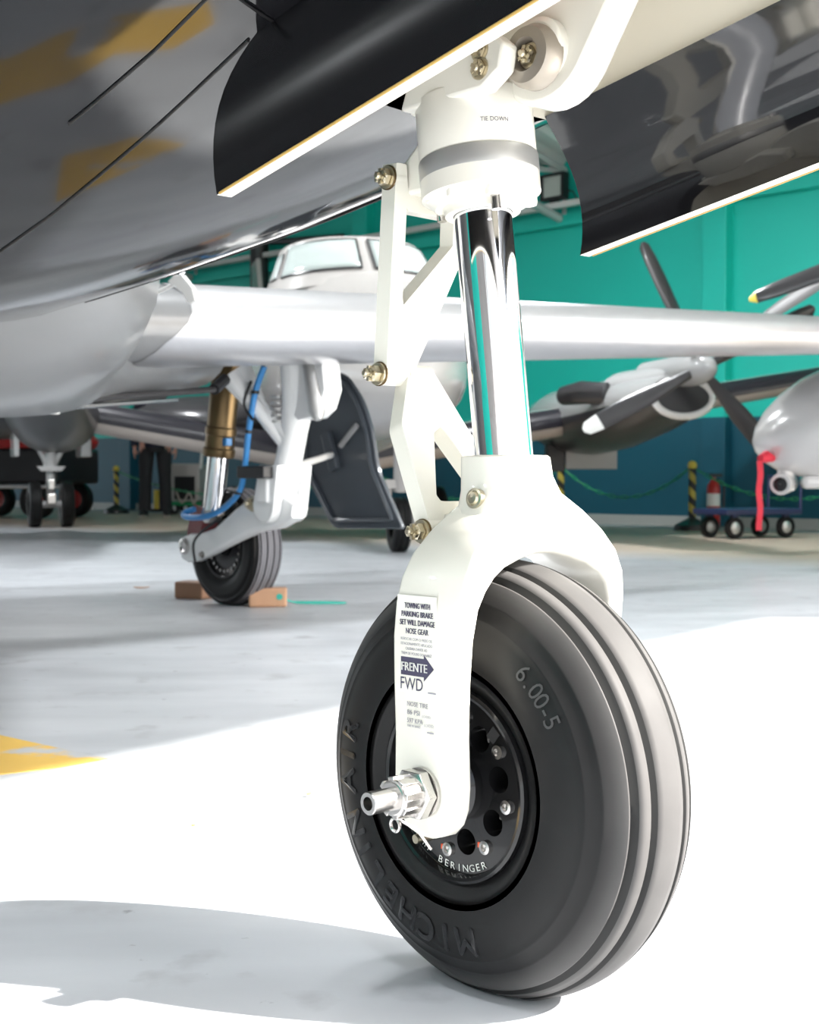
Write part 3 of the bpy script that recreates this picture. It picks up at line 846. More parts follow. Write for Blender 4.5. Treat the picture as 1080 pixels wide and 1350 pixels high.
mb.tube([AX + V(-.004, -.028, -.02), AX + V(.006, -.012, -.032), AX + V(.014, -.002, -.05)], .0014, 6)
mb.build('cotter_pin', 'steel', gear)
MB().tube([(.012, -.115, .206), (0, -.09, .205), (0, .115, .205)], .016, 20).build('axle', 'steel', gear)

# labels on the fork leg
FS = -.1182
ex, ey = V(1, 0, 0), V(0, 0, 1)
mb = MB(); mb.add([(-.020, FS + .0003, .2985), (.033, FS + .0003, .2985), (.033, FS + .0003, .3895), (-.020, FS + .0003, .3895)], [(0, 1, 2, 3)])
mb.build('warning_decal', 'decal', gear, 0)
mb = MB()
for i, (t, w) in enumerate((('TOWING WITH', .034), ('PARKING BRAKE', .042), ('SET WILL DAMAGE', .0465), ('NOSE GEAR', .030))):
    flat_text(mb, t, .0074, (.0075, FS - .0003, .3775 - .0079 * i), ex, ey, 'C', w, .00028)
mb.build('warning_text', 'ink', gear, 0)['kind'] = 'stuff'
mb = MB()
for i, (t, w) in enumerate((('REBOCAR COM O FREIO DE', .042), ('ESTACIONAMENTO APLICADO', .042), ('CAUSARA DANOS AO', .029), ('TREM DE POUSO DO NARIZ', .041))):
    flat_text(mb, t, .0037, (.0065, FS - .0003, .3475 - .0045 * i), ex, ey, 'C', w, .0001)
mb.add([(.022, FS - .0003, .3005), (.0325, FS - .0003, .3005), (.0325, FS - .0003, .3018), (.022, FS - .0003, .3018)], [(0, 1, 2, 3)])
mb.build('small_text', 'ink_grey', gear, 0)['kind'] = 'stuff'
mb = MB()
for t, w, sz, z in (('NOSE TIRE', .028, .0062, .2862), ('86 PSI', .017, .0062, .2785), ('597 KPA', .021, .0062, .2708), ('TIRE IN BAND', .018, .003, .2668)):
    flat_text(mb, t, sz, (-.006, FS - .0003, z), ex, ey, 'L', w, .0001)
flat_text(mb, '(LOADED)', .0032, (.014, FS - .0003, .2775), ex, ey, 'L', .012)
flat_text(mb, '(LOADED)', .0036, (.017, FS - .0003, .2695), ex, ey, 'L', .013)
mb.add([(.021, FS - .0003, .2638), (.030, FS - .0003, .2638), (.030, FS - .0003, .2650), (.021, FS - .0003, .2650)], [(0, 1, 2, 3)])
mb.build('pressure_text', 'ink_grey', gear, 0)['kind'] = 'stuff'
mb = MB(); y = FS - .0003; zc = .3233
mb.add([(-.0145, y, zc - .0085), (.0165, y, zc - .0085), (.0165, y, zc - .0125), (.030, y, zc), (.0165, y, zc + .0125), (.0165, y, zc + .0085), (-.0145, y, zc + .0085)], [(0, 1, 2, 3, 4, 5, 6)])
mb.build('direction_arrow', 'ink', gear, 0)
mb = MB(); flat_text(mb, 'FRENTE', .0115, (-.0132, FS - .0007, zc - .0042), ex, ey, 'L', .0345, .0003)
mb.build('arrow_text', 'white_ink', gear, 0)
mb = MB(); flat_text(mb, 'FWD', .0165, (-.0150, FS - .0003, .3015), ex, ey, 'L', .030)
mb.build('forward_text', 'ink', gear, 0)
# TIE DOWN curved on the housing
mb = MB()
vs, fs = text_verts('TIE DOWN', .0062)
hc = sp(.843)
vv = []
for v in vs:
    th = R(-42) + v.x * .92 / .0588
    vv.append(hc + V(.9926 * math.cos(th), math.sin(th), .121 * math.cos(th)) * .0591 + ax * (v.y - .010))
mb.add(vv, fs); mb.build('tie_down_text', 'ink', gear, 0)

# ---- wing, fairing, root
def airfoil(le, zc, ch, hh, n=18, tail=.0):
    """section in the local x/z plane: leading edge at x=le, blunt elliptic nose of half height hh"""
    up = []; lo = []
    for i in range(n + 1):
        t = i / n; x = t ** 2
        y = hh * (1.0 * math.sqrt(max(0, min(1, x / .10)) * (2 - min(1, x / .10))) if x < .10 else 1 - ((x - .10) / .9) ** 1.6)
        up.append((le - ch * x, zc + y * .96 + ch * .02 * math.sin(PI * x)))
        lo.append((le - ch * x, zc - y * .96 + ch * .015 * x))
    return up, lo
def wing_par(s):               # le, zc, chord, half height
    q = s - 1.45
    return -2.62 - .02 * q, .967 + .061 * q, 1.75 - .17 * q, .130 - .0093 * q
def wing_sec(s, x0=0, x1=1, grow=0):
    le, zc, ch, hh = wing_par(s)
    up, lo = airfoil(le, zc, ch, hh + grow)
    lim = lambda P: [p for p in P if le - ch * x1 - 1e-6 <= p[0] + 0 <= le - ch * x0 + 1e-6]
    U = lim(up); L_ = lim(lo)
    return [V(x + grow * .5, s, z) for x, z in reversed(U)] + [V(x + grow * .5, s, z) for x, z in L_[1:]]
SW = [.95, 1.2, 1.36, 1.7, 2.2, 2.8, 3.4, 4.0, 4.6, 5.2, 5.7, 6.0]
def mirror(secs): return [[V(p.x, -p.y, p.z) for p in c] for c in secs]
ws = [wing_sec(s) for s in SW]
le, zc, ch, hh = wing_par(6.0)
ws.append([V(le - ch * .35 + (p.x - le + ch * .35) * .6, 6.14, zc + .02 + (p.z - zc) * .3) for p in ws[-1]])
mb = MB(); mb.loft(ws)
wing = mb.build('wing', 'silver_paint', jet, 50)
les = []
for s in [1.30, 1.5, 1.75, 2.2, 2.8, 3.4, 4.0, 4.6, 5.2, 5.7, 6.0]:
    sec = wing_sec(s, 0, .115, .003)
    les.append(sec)
# slanted inboard end: lower part starts further inboard
m_ = len(les[0])
first = []
for i, p in enumerate(les[0]):
    v = i / (m_ - 1)
    s_in = 1.38 + .05 * math.sin(PI * min(1, v * 1.5)) - .13 * max(0, (v - .45) / .55) ** 1.2
    q = wing_sec(s_in, 0, .115, .003)[i]
    first.append(q)
les[0] = first
les = [les[0]] + les[2:]
mb = MB(); mb.loft(les, False, False)
mb.build('leading_edge', 'lead_metal', wing, 50)
wing['label'] = 'silver grey wing with a brushed metal leading edge'
mb = MB(); mb.loft(mirror(ws))
mb.build('wing', 'silver_paint', jet, 50)
# fairing
def fair_sec(le, te, zc, up_h, lo_h, s, n=18):
    U = []; L_ = []
    for i in range(n + 1):
        t = i / n; x = t ** 2
        e = math.sqrt(max(0, min(1, x / .16)) * (2 - min(1, x / .16))) if x < .16 else 1 - ((x - .16) / .84) ** 2.2
        U.append(V(le + (te - le) * x, s, zc + up_h * e)); L_.append(V(le + (te - le) * x, s, zc - lo_h * e))
    return list(reversed(U)) + L_[1:]
FA = [(0, -1.15, -6.2, .88, .2, .25), (.3, -1.25, -6.1, .885, .2, .25), (.55, -1.45, -5.9, .895, .2, .25), (.78, -1.85, -5.6, .91, .19, .25), (.98, -2.28, -5.2, .925, .165, .25), (1.12, -2.52, -4.8, .94, .135, .248), (1.22, -2.66, -4.5, .950, .115, .24), (1.36, -2.74, -4.35, .955, .105, .22), (1.6, -2.84, -4.3, .967, .09, .195), (1.8, -2.94, -4.3, .975, .08, .165), (1.9, -3.1, -4.2, .98, .05, .12)]
fsx = [fair_sec(le, te, zc, u_, l_, s) for s, le, te, zc, u_, l_ in FA]
mb = MB(); mb.loft(list(reversed(mirror(fsx[1:]))) + fsx)
fair = mb.build('belly_fairing', 'silver_paint', jet, 60)
fair['label'] = 'glossy silver grey belly fairing at the wing root'
# small white strake on the wing root
mb = MB()
pl_ = [(-2.40, 1.065), (-2.36, 1.062), (-2.31, 1.022), (-2.295, .985), (-2.325, .978), (-2.36, 1.015), (-2.43, 1.05)]
mb.prism([(f, 1.21, z) for f, z in pl_], (0, .014, 0)); mb.tube([(-2.38, 1.217, 1.045), (-2.66, 1.217, 1.0)], .006, 6); mb.build('wing_root_strake', 'white_plastic', jet, 30, .002)
# chrome strip along the fuselage / fairing joint
P = [belly(f, s, .002) for f, s in ((-1.0, .30), (-1.3, .42), (-1.7, .52), (-2.2, .58), (-2.8, .62))]
MB().tube(P, .006, 8).build('chrome_strip', 'chrome', jet)
# underside fittings in the open wheel bay
mb = MB()
mb.tube([(-2.78, 1.0, .715), (-2.93, 1.72, .790)], .011, 8); mb.tube([(-2.93, 1.72, .790), (-2.98, 1.80, .83)], .02, 8); mb.build('bay_pipe', 'black_plastic', jet)
mb = MB(); mb.prism([(-2.83, .95, .675), (-3.5, 1.0, .69), (-3.5, 1.60, .755), (-2.96, 1.56, .755)], (0, 0, .10)); mb.build('bay_liner', 'silver_paint', jet, 0, .01)
mb = MB(); mb.box((-2.80, 1.02, .700), .03, .10, .035); mb.build('bay_bracket', 'white_plastic', jet, 0, .005)
mb = MB(); mb.prism([(-2.75, .75, .665), (-3.55, .95, .685), (-3.55, 1.62, .745), (-2.93, 1.58, .745)], (0, 0, .012)); mb.build('bay_edge_panel', 'door_grey', jet, 0, .003)

# ---- main gear
MC = V(-3.51, 2.226, .2285)
mb = MB()
Lg = [(-2.99, 2.13, .93), (-2.985, 2.13, .86), (-2.995, 2.13, .76), (-3.02, 2.13, .66), (-3.05, 2.13, .56), (-3.075, 2.13, .48), (-3.095, 2.13, .42)]
mb.tube(Lg, [(.085, .06), (.075, .055), (.062, .052), (.05, .048), (.05, .048), (.055, .05), (.05, .05)], 20)
# rounded knee lobe towards the front and the clevis below
mb.prism([(x, 2.09, z) for x, z in ((-2.99, .93), (-2.82, .93), (-2.80, .80), (-2.83, .735), (-2.88, .705), (-2.95, .70), (-3.01, .74))], (0, .08, 0))
for s0, s1 in ((2.05, 2.09), (2.17, 2.21)):
    c = V(-3.10, s0, .395); pts = []
    for k in range(13):
        t = R(180 + 180 * k / 12); pts.append((c.x + .062 * math.cos(t), s0, c.z + .062 * math.sin(t)))
    pts += [(-3.015, s0, .54), (-3.125, s0, .54)]
    mb.prism(pts, (0, s1 - s0, 0))
mb.box((-3.07, 2.13, .51), .09, .15, .06)
mg = lab(mb.build('main_gear', 'gear_white2', jet, 40, .004), 'white trailing-link main landing gear under the far wing')
mb = MB()                      # side brace
mb.tube([(-3.02, 2.12, .58), (-3.10, 2.05, .72), (-3.2, 1.98, .86)], [.022, .026, .04], 12)
mb.tube([(-3.02, 2.10, .64), (-3.13, 2.06, .76), (-3.2, 2.02, .88)], [.02, .026, .05], 12)
mb.build('side_brace', 'gear_white2', mg, 40)
mb = MB(); mb.lathe([(.028, 0), (.028, .22), (.02, .24), (.012, .25)], V(-2.90, 2.10, .93), (.35, -.1, -1), 18, 0, True)
mb.build('retract_actuator', 'ring_grey', mg, 35)
for k in range(5):
    MB().lathe([(.03, 0), (.03, .008)], V(-3.06, 2.09, .78 - .022 * k), (0, 0, 1), 16, 0, True).build('spring_coil', 'ring_grey', mg, 35)
mb = MB()                      # trailing arm
secs = []
for f, s, z, w, h in ((-2.99, 2.13, .375, .07, .05), (-3.08, 2.13, .385, .075, .15), (-3.2, 2.12, .37, .075, .155), (-3.33, 2.11, .315, .06, .13), (-3.45, 2.10, .255, .05, .10), (-3.56, 2.10, .225, .046, .11), (-3.62, 2.10, .222, .044, .115), (-3.66, 2.10, .222, .04, .09)):
    secs.append(rrect(V(f, s, z), V(0, 1, 0), V(.2, 0, .98).normalized(), w, h, 4, .3))
mb.loft(secs)
mb.build('trailing_arm', 'gear_white2', mg, 40)
bolt(mg, 'bolt', V(-3.19, 2.075, .40), (0, -1, 0), .022, .03, 'brass')
MB().cyl((-3.09, 2.09, .395), (-3.09, 2.175, .395), .03).build('pivot_pin', 'steel', mg)
MB().lathe([(.032, 0), (.032, .008), (.022, .010), (.014, .004), (.002, .004)], V(-3.64, 2.078, .228), (0, -1, 0), 24).build('arm_pin', 'steel', mg)
bolt(mg, 'bolt', V(-3.52, 2.077, .20), (0, -1, 0), .011, .012, 'steel')
mb = MB(); q0 = V(-3.478, 2.10, .372); q1 = V(-3.398, 2.11, .93); d = (q1 - q0).normalized()
mb.lathe([(.060, 0), (.063, .005), (.063, .03), (.056, .035), (.056, .08), (.060, .085), (.060, .11), (.055, .115), (.055, .42), (.048, .43)], q0 + d * .205, d, 28, 0, True)
lab(mb.build('oleo_cylinder', 'bronze', mg, 35), 'bronze coloured shock cylinder')
mb = MB(); mb.lathe([(.041, 0), (.041, .24)], q0, d, 28, 0, True); mb.build('oleo_piston', 'chrome', mg, 35)
mb = MB(); mb.lathe([(.03, -.035), (.03, .035)], q0 + V(.0, 0, -.02), (0, 1, 0), 20, 0, True); mb.build('oleo_eye', 'steel', mg, 35)
MB().box(q0 + d * .26 + V(.062, -.01, 0), .025, .03, .03).build('charging_valve', 'blue_hose', mg, 0, .004)
mb = MB()
hose = [(-3.05, 2.02, .89), (-3.09, 2.01, .80), (-3.13, 2.01, .66), (-3.17, 2.02, .52), (-3.22, 2.03, .44), (-3.33, 2.03, .375), (-3.43, 2.02, .348), (-3.54, 2.02, .345), (-3.57, 2.03, .36), (-3.53, 2.05, .375)]
def smooth_pts(P, n=6):
    P = [Vector(p) for p in P]; out = []
    for i in range(len(P) - 1):
        p0 = P[max(0, i - 1)]; p1 = P[i]; p2 = P[i + 1]; p3 = P[min(len(P) - 1, i + 2)]
        for k in range(n):
            t = k / n
            out.append(.5 * (2 * p1 + (p2 - p0) * t + (2 * p0 - 5 * p1 + 4 * p2 - p3) * t * t + (-p0 + 3 * p1 - 3 * p2 + p3) * t ** 3))
    out.append(P[-1]); return out
mb.tube(smooth_pts(hose), .0115, 10)
lab(mb.build('brake_hose', 'blue_hose', mg, 60), 'bright blue brake hose')
for k in (1, 2, 4):
    MB().lathe([(.015, -.006), (.015, .006)], V(*hose[k]), (.1, 0, 1), 14, 0, True).build('hose_clip', 'black_plastic', mg, 35)
mb = MB(); mb.tube(smooth_pts([(-3.1, 2.0, .84), (-3.13, 1.99, .76), (-3.09, 2.0, .70)]), .005, 8)
mb.build('sensor_cable', 'black_plastic', mg); mb = MB()
mb.tube(smooth_pts([(-3.36, 2.05, .345), (-3.47, 2.04, .29), (-3.54, 2.05, .24), (-3.54, 2.06, .16)]), .005, 8)
mb.build('sensor_cable', 'black_plastic', mg)
mb = MB(); mb.box((-3.12, 2.03, .515), .16, .05, .045); mb.build('hose_bracket', 'black_plastic', mg, 0, .006)
mb = MB(); mb.box((-3.09, 2.05, .45), .06, .03, .09); mb.build('uplock_bracket', 'gear_white2', mg, 0, .006)
mb = MB()
tyre(mb, MC, .2285, .072, .125, (-.045, -.016, .016, .045), flat=.0005, n=72, gw=.0028, gd=.006)
weld(mb.build('tyre', ['rubber', 'tread_pale', 'groove'], mg, 40))
mb = MB()
mb.lathe([(.127, -.052), (.125, -.062), (.117, -.062), (.112, -.05), (.085, -.046), (.08, -.03), (.04, -.03), (.035, -.055), (.002, -.055)], MC, (0, 1, 0), 48)
mb.lathe([(.127, .05), (.12, .06), (.1, .04), (.03, .04), (.002, .04)], MC, (0, 1, 0), 48)
mb.build('wheel_rim', 'rim', mg, 35)
mb = MB()
for k in range(24):
    a = R(15 * k); mb.box(MC + V(.096 * math.cos(a), -.05, .096 * math.sin(a)), .010, .01, .007, V(math.cos(a), 0, math.sin(a)), V(0, 1, 0), V(-math.sin(a), 0, math.cos(a)))
mb.build('brake_disc_clips', 'steel', mg, 0)['kind'] = 'stuff'
MB().lathe([(.085, 0), (.085, .01)], MC + V(0, -.045, 0), (0, 1, 0), 40, 0, True).build('brake_disc', 'ka_dark', mg, 35)
mb = MB()
mb.loft([rrect(V(-3.60 + .012 * i, 2.10 + .01 * i, .315), V(.35, 0, .94), V(.94, 0, -.35), .15 - .012 * i, .085, 4, .4) for i in range(5)])
lab(mb.build('brake_caliper', 'red_lens', mg, 40), 'dark red brake caliper')

# main gear door
D = [(-3.40, .925), (-3.29, .905), (-3.19, .80), (-3.13, .675), (-3.10, .524), (-2.955, .30), (-3.365, .29), (-3.57, .54), (-3.565, .71), (-3.50, .835)]
dp = roundpoly([Vector((f, z)) for f, z in D], [.08, .05, .05, .05, .05, .02, .04, .05, .04, .05], 4)
mb = MB(); mb.prism([(p.x, 2.60, p.y) for p in dp], (0, .02, 0))
md = mb.build('main_gear_door', 'door_grey', jet, 30, .004)
cx = sum(p.x for p in dp) / len(dp); cz = sum(p.y for p in dp) / len(dp)
rim_pts = [V(cx + (p.x - cx) * .86, 2.594, cz + (p.y - cz) * .9) for p in dp]
MB().tube(rim_pts + [rim_pts[0]], .009, 6).build('stiffening_bead', 'door_grey', md)
mb = MB(); mb.box((-3.36, 2.585, .60), .05, .03, .16, V(.94, 0, .34), V(0, 1, 0), V(-.34, 0, .94)); mb.build('rod_bracket', 'door_grey', md, 0, .006)
MB().tube([(-3.03, 2.16, .54), (-3.34, 2.57, .585)], .013, 10).build('door_rod', 'white_plastic', md)
mb = MB(); mb.tube([(-3.20, 2.585, .70), (-3.3, 2.585, .62)], .012, 8); mb.build('door_rib', 'ka_grey', md)
# curved panel hanging under the fairing at the left
secs = [[V(-2.5 - .06 * j, .33 + .30 * math.sin(R(18 * i)), .70 - .17 * (1 - math.cos(R(18 * i)))) for i in range(6)] for j in range(6)]
mb = MB(); mb.loft(secs, False, False); o = mb.build('flap_panel', 'silver_paint', jet, 60)
s_ = o.modifiers.new('solid', 'SOLIDIFY'); s_.thickness = .008

# ------------------------------------------------------------------ twin propeller aircraft behind (local origin under the wing)
KH = R(-78)                    # heading
ka = thing('twin_propeller_aircraft', 'white twin propeller aircraft facing the camera behind the silver wing', 'aircraft', (-.74, 11.79, 0), KH)
def ell(f, s, z, a, b, n=28, p=1.0):
    return [V(f, s + a * math.cos(2 * PI * k / n), z + b * math.sin(2 * PI * k / n)) for k in range(n)]
mb = MB()
FK = [(-5.4, 1.85, .12, .18), (-4.2, 1.7, .38, .42), (-2.6, 1.52, .62, .68), (0, 1.42, .69, .77), (1.2, 1.42, .69, .79), (1.7, 1.41, .69, .76), (2.0, 1.36, .68, .68), (2.3, 1.29, .64, .58), (2.8, 1.2, .55, .47), (3.3, 1.12, .42, .35), (3.7, 1.06, .26, .22), (3.95, 1.03, .10, .09), (4.0, 1.03, .02, .02)]
mb.loft([ell(f, 0, z, a, b) for f, z, a, b in FK])
kf = mb.build('fuselage', 'ka_white', ka, 60)
m = MB(); m.prism([(-4.3, -.03, 2.0), (-5.4, -.03, 2.0), (-5.7, -.03, 3.1), (-5.1, -.03, 3.1)], (0, .06, 0)); m.build('tail_fin', 'ka_white', ka, 0, .02)
# windshield hood with panes
def hood(u, v):                # u across, v 0 bottom .. 1 top
    z0, z1 = 1.90 - .05 * abs(u) ** 1.5, 2.17 - .045 * u * u
    f0, f1 = 2.25 - .42 * u * u, 1.92 - .30 * u * u
    w0, w1 = .60, .50
    return V(f0 + (f1 - f0) * v, (w0 + (w1 - w0) * v) * math.sin(u * R(70)) / math.sin(R(70)), z0 + (z1 - z0) * v)
mb = MB(); NU = 24
hs_ = []
for i in range(NU + 1):
    u = -1.2 + 2.4 * i / NU
    hs_.append([hood(u, v) for v in (-.35, 0, .3, .6, 1.0, 1.08)] + [V(1.4, hood(u, 1).y * .9, 2.25 - .06 * u ** 2), V(.4, hood(u, 1).y * .8, 2.20 - .06 * u ** 2)])
mb.loft(hs_, False, False)
mb.build('cockpit_hood', 'ka_white', ka, 60)
def pane(u0, u1, v0=.06, v1=.95):
    m = MB(); secs = []
    for i in range(9):
        u = u0 + (u1 - u0) * i / 8
        c = []
        for k in range(6):
            v = v0 + (v1 - v0) * k / 5; p = hood(u, v); nn = V(.75, u * .8, .6).normalized(); c.append(p + nn * .012)
        secs.append(c)
    m.loft(secs, False, False); o = m.build('windshield_pane', 'glass', ka, 60)
    sm = o.modifiers.new('solid', 'SOLIDIFY'); sm.thickness = .01
    edge = [hood(u0 + (u1 - u0) * i / 8, v0) for i in range(9)] + [hood(u1, v0 + (v1 - v0) * i / 5) for i in range(1, 6)] + [hood(u1 + (u0 - u1) * i / 8, v1) for i in range(1, 9)] + [hood(u0, v1 + (v0 - v1) * i / 5) for i in range(1, 6)]
    MB().tube([p + V(.75, 0, .6).normalized() * .010 for p in edge], .008, 6).build('pane_seal', 'ka_dark', o)
pane(-1.12, -.98, .1, .8); pane(-.90, -.06); pane(.06, .90); pane(.98, 1.12, .1, .8)
# wing with strong dihedral
def kwing(s):
    q = abs(s); zc = .62 + .17 * q; ch = 1.75 - .14 * q; hh = .135 - .010 * q; le = 1.0 - .05 * q
    return le, zc, ch, hh
def ksec(s, x1=1, grow=0):
    le, zc, ch, hh = kwing(s); up, lo = airfoil(le, zc, ch, hh + grow)
    U = [p for p in up if p[0] >= le - ch * x1 - 1e-6]; L_ = [p for p in lo if p[0] >= le - ch * (.004 if x1 < 1 else 1) - 1e-6]
    return [V(x + grow, s, z) for x, z in reversed(U)] + [V(x + grow, s, z) for x, z in L_[1:]]
for sg in (-1, 1):
    SS = [sg * s for s in ((.2, 1, 2, 3, 3.8, 4.5) if sg > 0 else (.2, 1, 2, 3, 4, 5, 6))]
    kw = MB().loft([ksec(s) for s in SS]).build('wing', 'ka_tan', ka, 50)
    MB().loft([ksec(s, .09, .006) for s in SS], False, False).build('de_icing_boot', 'boot', kw, 50)
    ups = []
    for s in SS:
        le, zc, ch, hh = kwing(s); up, lo = airfoil(le, zc, ch, hh + .004)
        ups.append([V(x, s, z) for x, z in up if x < le - ch * .075])
    MB().loft(ups, False, False).build('upper_skin', 'ka_white', kw, 50)
m = MB(); m.loft([ell(f, -.95, z, a, b, 20) for f, z, a, b in ((-1.3, .94, .05, .03), (-.8, .96, .40, .12), (0, .98, .62, .17), (.4, .98, .60, .16), (.7, .95, .42, .11), (.9, .92, .06, .03))]); m.build('wing_shade_body', 'ka_dark', ka, 60)  # added dark body standing in for the shaded upper wing surface
# nacelles with propellers
def nacelle(sg):
    s0 = sg * 2.15
    NS = [(-.9, 1.02, .08, .08), (-.5, 1.0, .22, .20), (.0, .98, .32, .27), (.7, .965, .345, .29), (1.3, .985, .33, .275), (1.9, 1.02, .30, .23), (2.35, 1.05, .265, .18), (2.55, 1.06, .245, .155)]
    m = MB()
    secs = [ell(f, s0, z, a, b, 32) for f, z, a, b in NS]
    m.loft(secs)
    for idx, f in enumerate(m.f):
        c = sum((m.v[i] for i in f), Vector()) / len(f)
        m.mi[idx] = 0 if c.z > .93 + .05 * (c.x - .5) else 1
    nac = m.build('nacelle', ['ka_grey', 'ka_dark'], ka, 60)
    m = MB(); ring = []
    for k in range(33):
        t = 2 * PI * k / 32; ring.append(V(2.56, s0 + .215 * math.cos(t), 1.045 + .13 * math.sin(t)))
    m.tube(ring, .027, 10); m.build('inlet_lip', 'pearl', nac, 60)
    m = MB(); m.loft([ell(2.57, s0, 1.045, .2, .115, 24), ell(2.1, s0, 1.045, .15, .08, 24)]); m.build('inlet_duct', 'ka_dark', nac, 60)
    m = MB(); m.lathe([(.10, -.9), (.11, -.3), (.115, -.1), (.11, .02), (.09, .12), (.06, .19), (.02, .23)], V(2.80, s0, 1.225), (1, 0, -.02), 24, 0, True)
    m.loft([ell(1.6, s0, 1.14, .26, .16, 20), ell(2.3, s0, 1.17, .16, .12, 20), ell(2.5, s0, 1.19, .12, .10, 20)])
    pr = m.build('propeller', 'ka_grey', ka, 50); pr['label'] = 'grey spinner with dark blades'
    HUB = V(2.86, s0, 1.225)
    for k in range(4):
        if sg < 0: continue
        a = R(117 + 90 * k + (6 if k == 2 else 0) + (9 if k == 2 else 0)); d = V(0, math.cos(a), math.sin(a)); t = V(0, -math.sin(a), math.cos(a)); m = MB(); secs = []
        for r, w, tw, th in ((.09, .06, 40, .035), (.22, .09, 34, .028), (.42, .13, 28, .018), (.62, .13, 24, .012), (.8, .115, 20, .010), (.9, .09, 18, .008), (.93, .03, 18, .005)):
            cd = t * math.cos(R(tw)) + V(1, 0, 0) * math.sin(R(tw)); nd = d.cross(cd)
            secs.append([HUB + d * r + cd * w / 2 * math.cos(2 * PI * j / 10) + nd * th * math.sin(2 * PI * j / 10) for j in range(10)])
        m.loft(secs)
        cut = []
        for idx, f in enumerate(m.f):
            cc = sum((m.v[i] for i in f), Vector()) / len(f); r = (cc - HUB).dot(d)
            m.mi[idx] = 1 if r > .82 and k == 1 else 0
        m.build('blade', ['ka_dark', 'white_plastic'], pr, 50)
    m = MB(); m.tube([V(1.75, s0 - .26, 1.12), V(1.6, s0 - .40, 1.13), V(1.35, s0 - .46, 1.12)], [.08, .09, .075], 14); m.build('exhaust_stack', 'ka_dark', nac)
for sg in (-1, 1): nacelle(sg)
for sg in (-1, 1):
    s0 = sg * .86
    m = MB(); m.tube([(.1, s0, .8), (.06, s0, .55), (.05, s0, .22)], [.06, .05, .045], 14); m.cyl((.05, s0 - .02, .21), (.05, s0 + .10, .21), .03)
    g = m.build('main_gear', 'ka_grey', ka, 40)
    m = MB(); tyre(m, V(.05, s0 + .12, .21), .21, .065, .11, (-.02, .02), .0005, 40); weld(m.build('tyre', ['rubber', 'rubber', 'groove'], g, 40))
m = MB(); m.box((.35, 2.26, .645), .03, .46, .17); m.build('nacelle_panel', 'ka_grey', ka, 0, .008)
m = MB(); m.box((.30, 1.95, .66), .10, .16, .24); m.build('nacelle_hinge', 'ka_dark', ka, 0, .01)
m = MB(); m.tube([(2.72, .13, .95), (2.68, .13, .62), (2.64, .13, .40)], [.055, .05, .045], 14)
m.tube([(2.64, .04, .45), (2.6, .03, .18)], [.045, .03], 10); m.tube([(2.64, .22, .45), (2.6, .23, .18)], [.03, .025], 10); m.box((2.64, .13, .45), .08, .22, .06); m.cyl((2.6, .02, .18), (2.6, .24, .18), .02)
ng = m.build('nose_gear', 'ka_white', ka, 40, .004)
m = MB(); tyre(m, V(2.6, .13, .18), .18, .06, .085, (-.02, .02), .0005, 48); weld(m.build('tyre', ['rubber', 'rubber', 'groove'], ng, 40))
m = MB(); m.lathe([(.03, 0), (.04, .015), (.035, .03), (.005, .04)], V(2.78, .20, .78), (1, 0, 0), 18, 0, True); m.build('taxi_light', 'chrome', ng)
m = MB(); m.tube(smooth_pts([(2.8, .05, .90), (2.85, .2, .83), (2.85, .42, .90)]), .012, 6); m.build('tow_streamer', 'red', ng)
for q in (-.06, .34):
    m = MB(); m.box((2.35, q, .78), .55, .015, .28); m.build('nose_gear_door', 'ka_white', ka, 0, .006)

# ------------------------------------------------------------------ dark aircraft at the left: only its twin nose wheels and belly show
da = thing('dark_aircraft', 'dark aircraft at the left standing on a pale nose gear with twin wheels', 'aircraft', (-3.53, 13.8, 0), R(-70))
DR = Matrix.Rotation(R(30), 3, 'Z')
mb = MB(); mb.loft([[DR @ p for p in ell(f, 0, z, a, b)] for f, z, a, b in ((-5.0, 1.6, .3, .3), (-3.5, 1.56, .55, .6), (-1.5, 1.53, .62, .66), (-.2, 1.50, .60, .62), (.3, 1.47, .52, .54), (.65, 1.42, .38, .38), (.85, 1.38, .18, .18), (.9, 1.37, .03, .03))])
mb.build('fuselage', 'ka_dark', da, 60)
m = MB(); m.tube([(0.0, 0, 1.0), (0.0, 0, .75), (0, 0, .56)], [.06, .06, .075], 16); m.tube([(0, 0, .56), (0, 0, .24)], .042, 14)
m.tube([(0.02, -.22, .98), (0.02, -.03, .60)], .026, 10); m.tube([(0.02, .22, .98), (0.02, .03, .60)], .026, 10)
m.prism([(.05, -.14, .60), (.05, .14, .60), (.05, .10, .55), (.05, -.10, .55)], (.03, 0, 0)); m.cyl((0, -.2, .225), (0, .2, .225), .035)
g = lab(m.build('nose_gear', 'ka_grey', da, 40, .004), 'pale grey nose gear leg with twin black wheels')
for q in (-.155, .155):
    m = MB(); tyre(m, V(0, q, .223), .2235, .062, .115, (-.025, 0, .025), .0005, 48); weld(m.build('tyre', ['rubber', 'rubber', 'groove'], g, 40))
    MB().lathe([(.115, -.055), (.10, -.03), (.03, -.03), (.03, -.06), (.002, -.06)], V(0, q, .223), (0, 1 if q > 0 else -1, 0), 28).build('wheel_rim', 'ka_grey', g, 35)
m = MB(); m.box((.08, 0, .42), .05, .07, .10); m.box((.09, 0, .28), .06, .09, .10); m.build('torque_link', 'steel', g, 0, .01)
for q in (-.33, .33):
    m = MB(); m.box((-.1, q, .86), .5, .10 if q > 0 else .05, .34); m.build('gear_bay_door', 'ka_grey', da, 0, .015)

# ------------------------------------------------------------------ pearl silver aircraft nose at the right edge
sa = thing('silver_aircraft', 'pearl silver aircraft whose rounded nose enters at the right edge', 'aircraft', (2.0, 8.0, 0), R(-8))
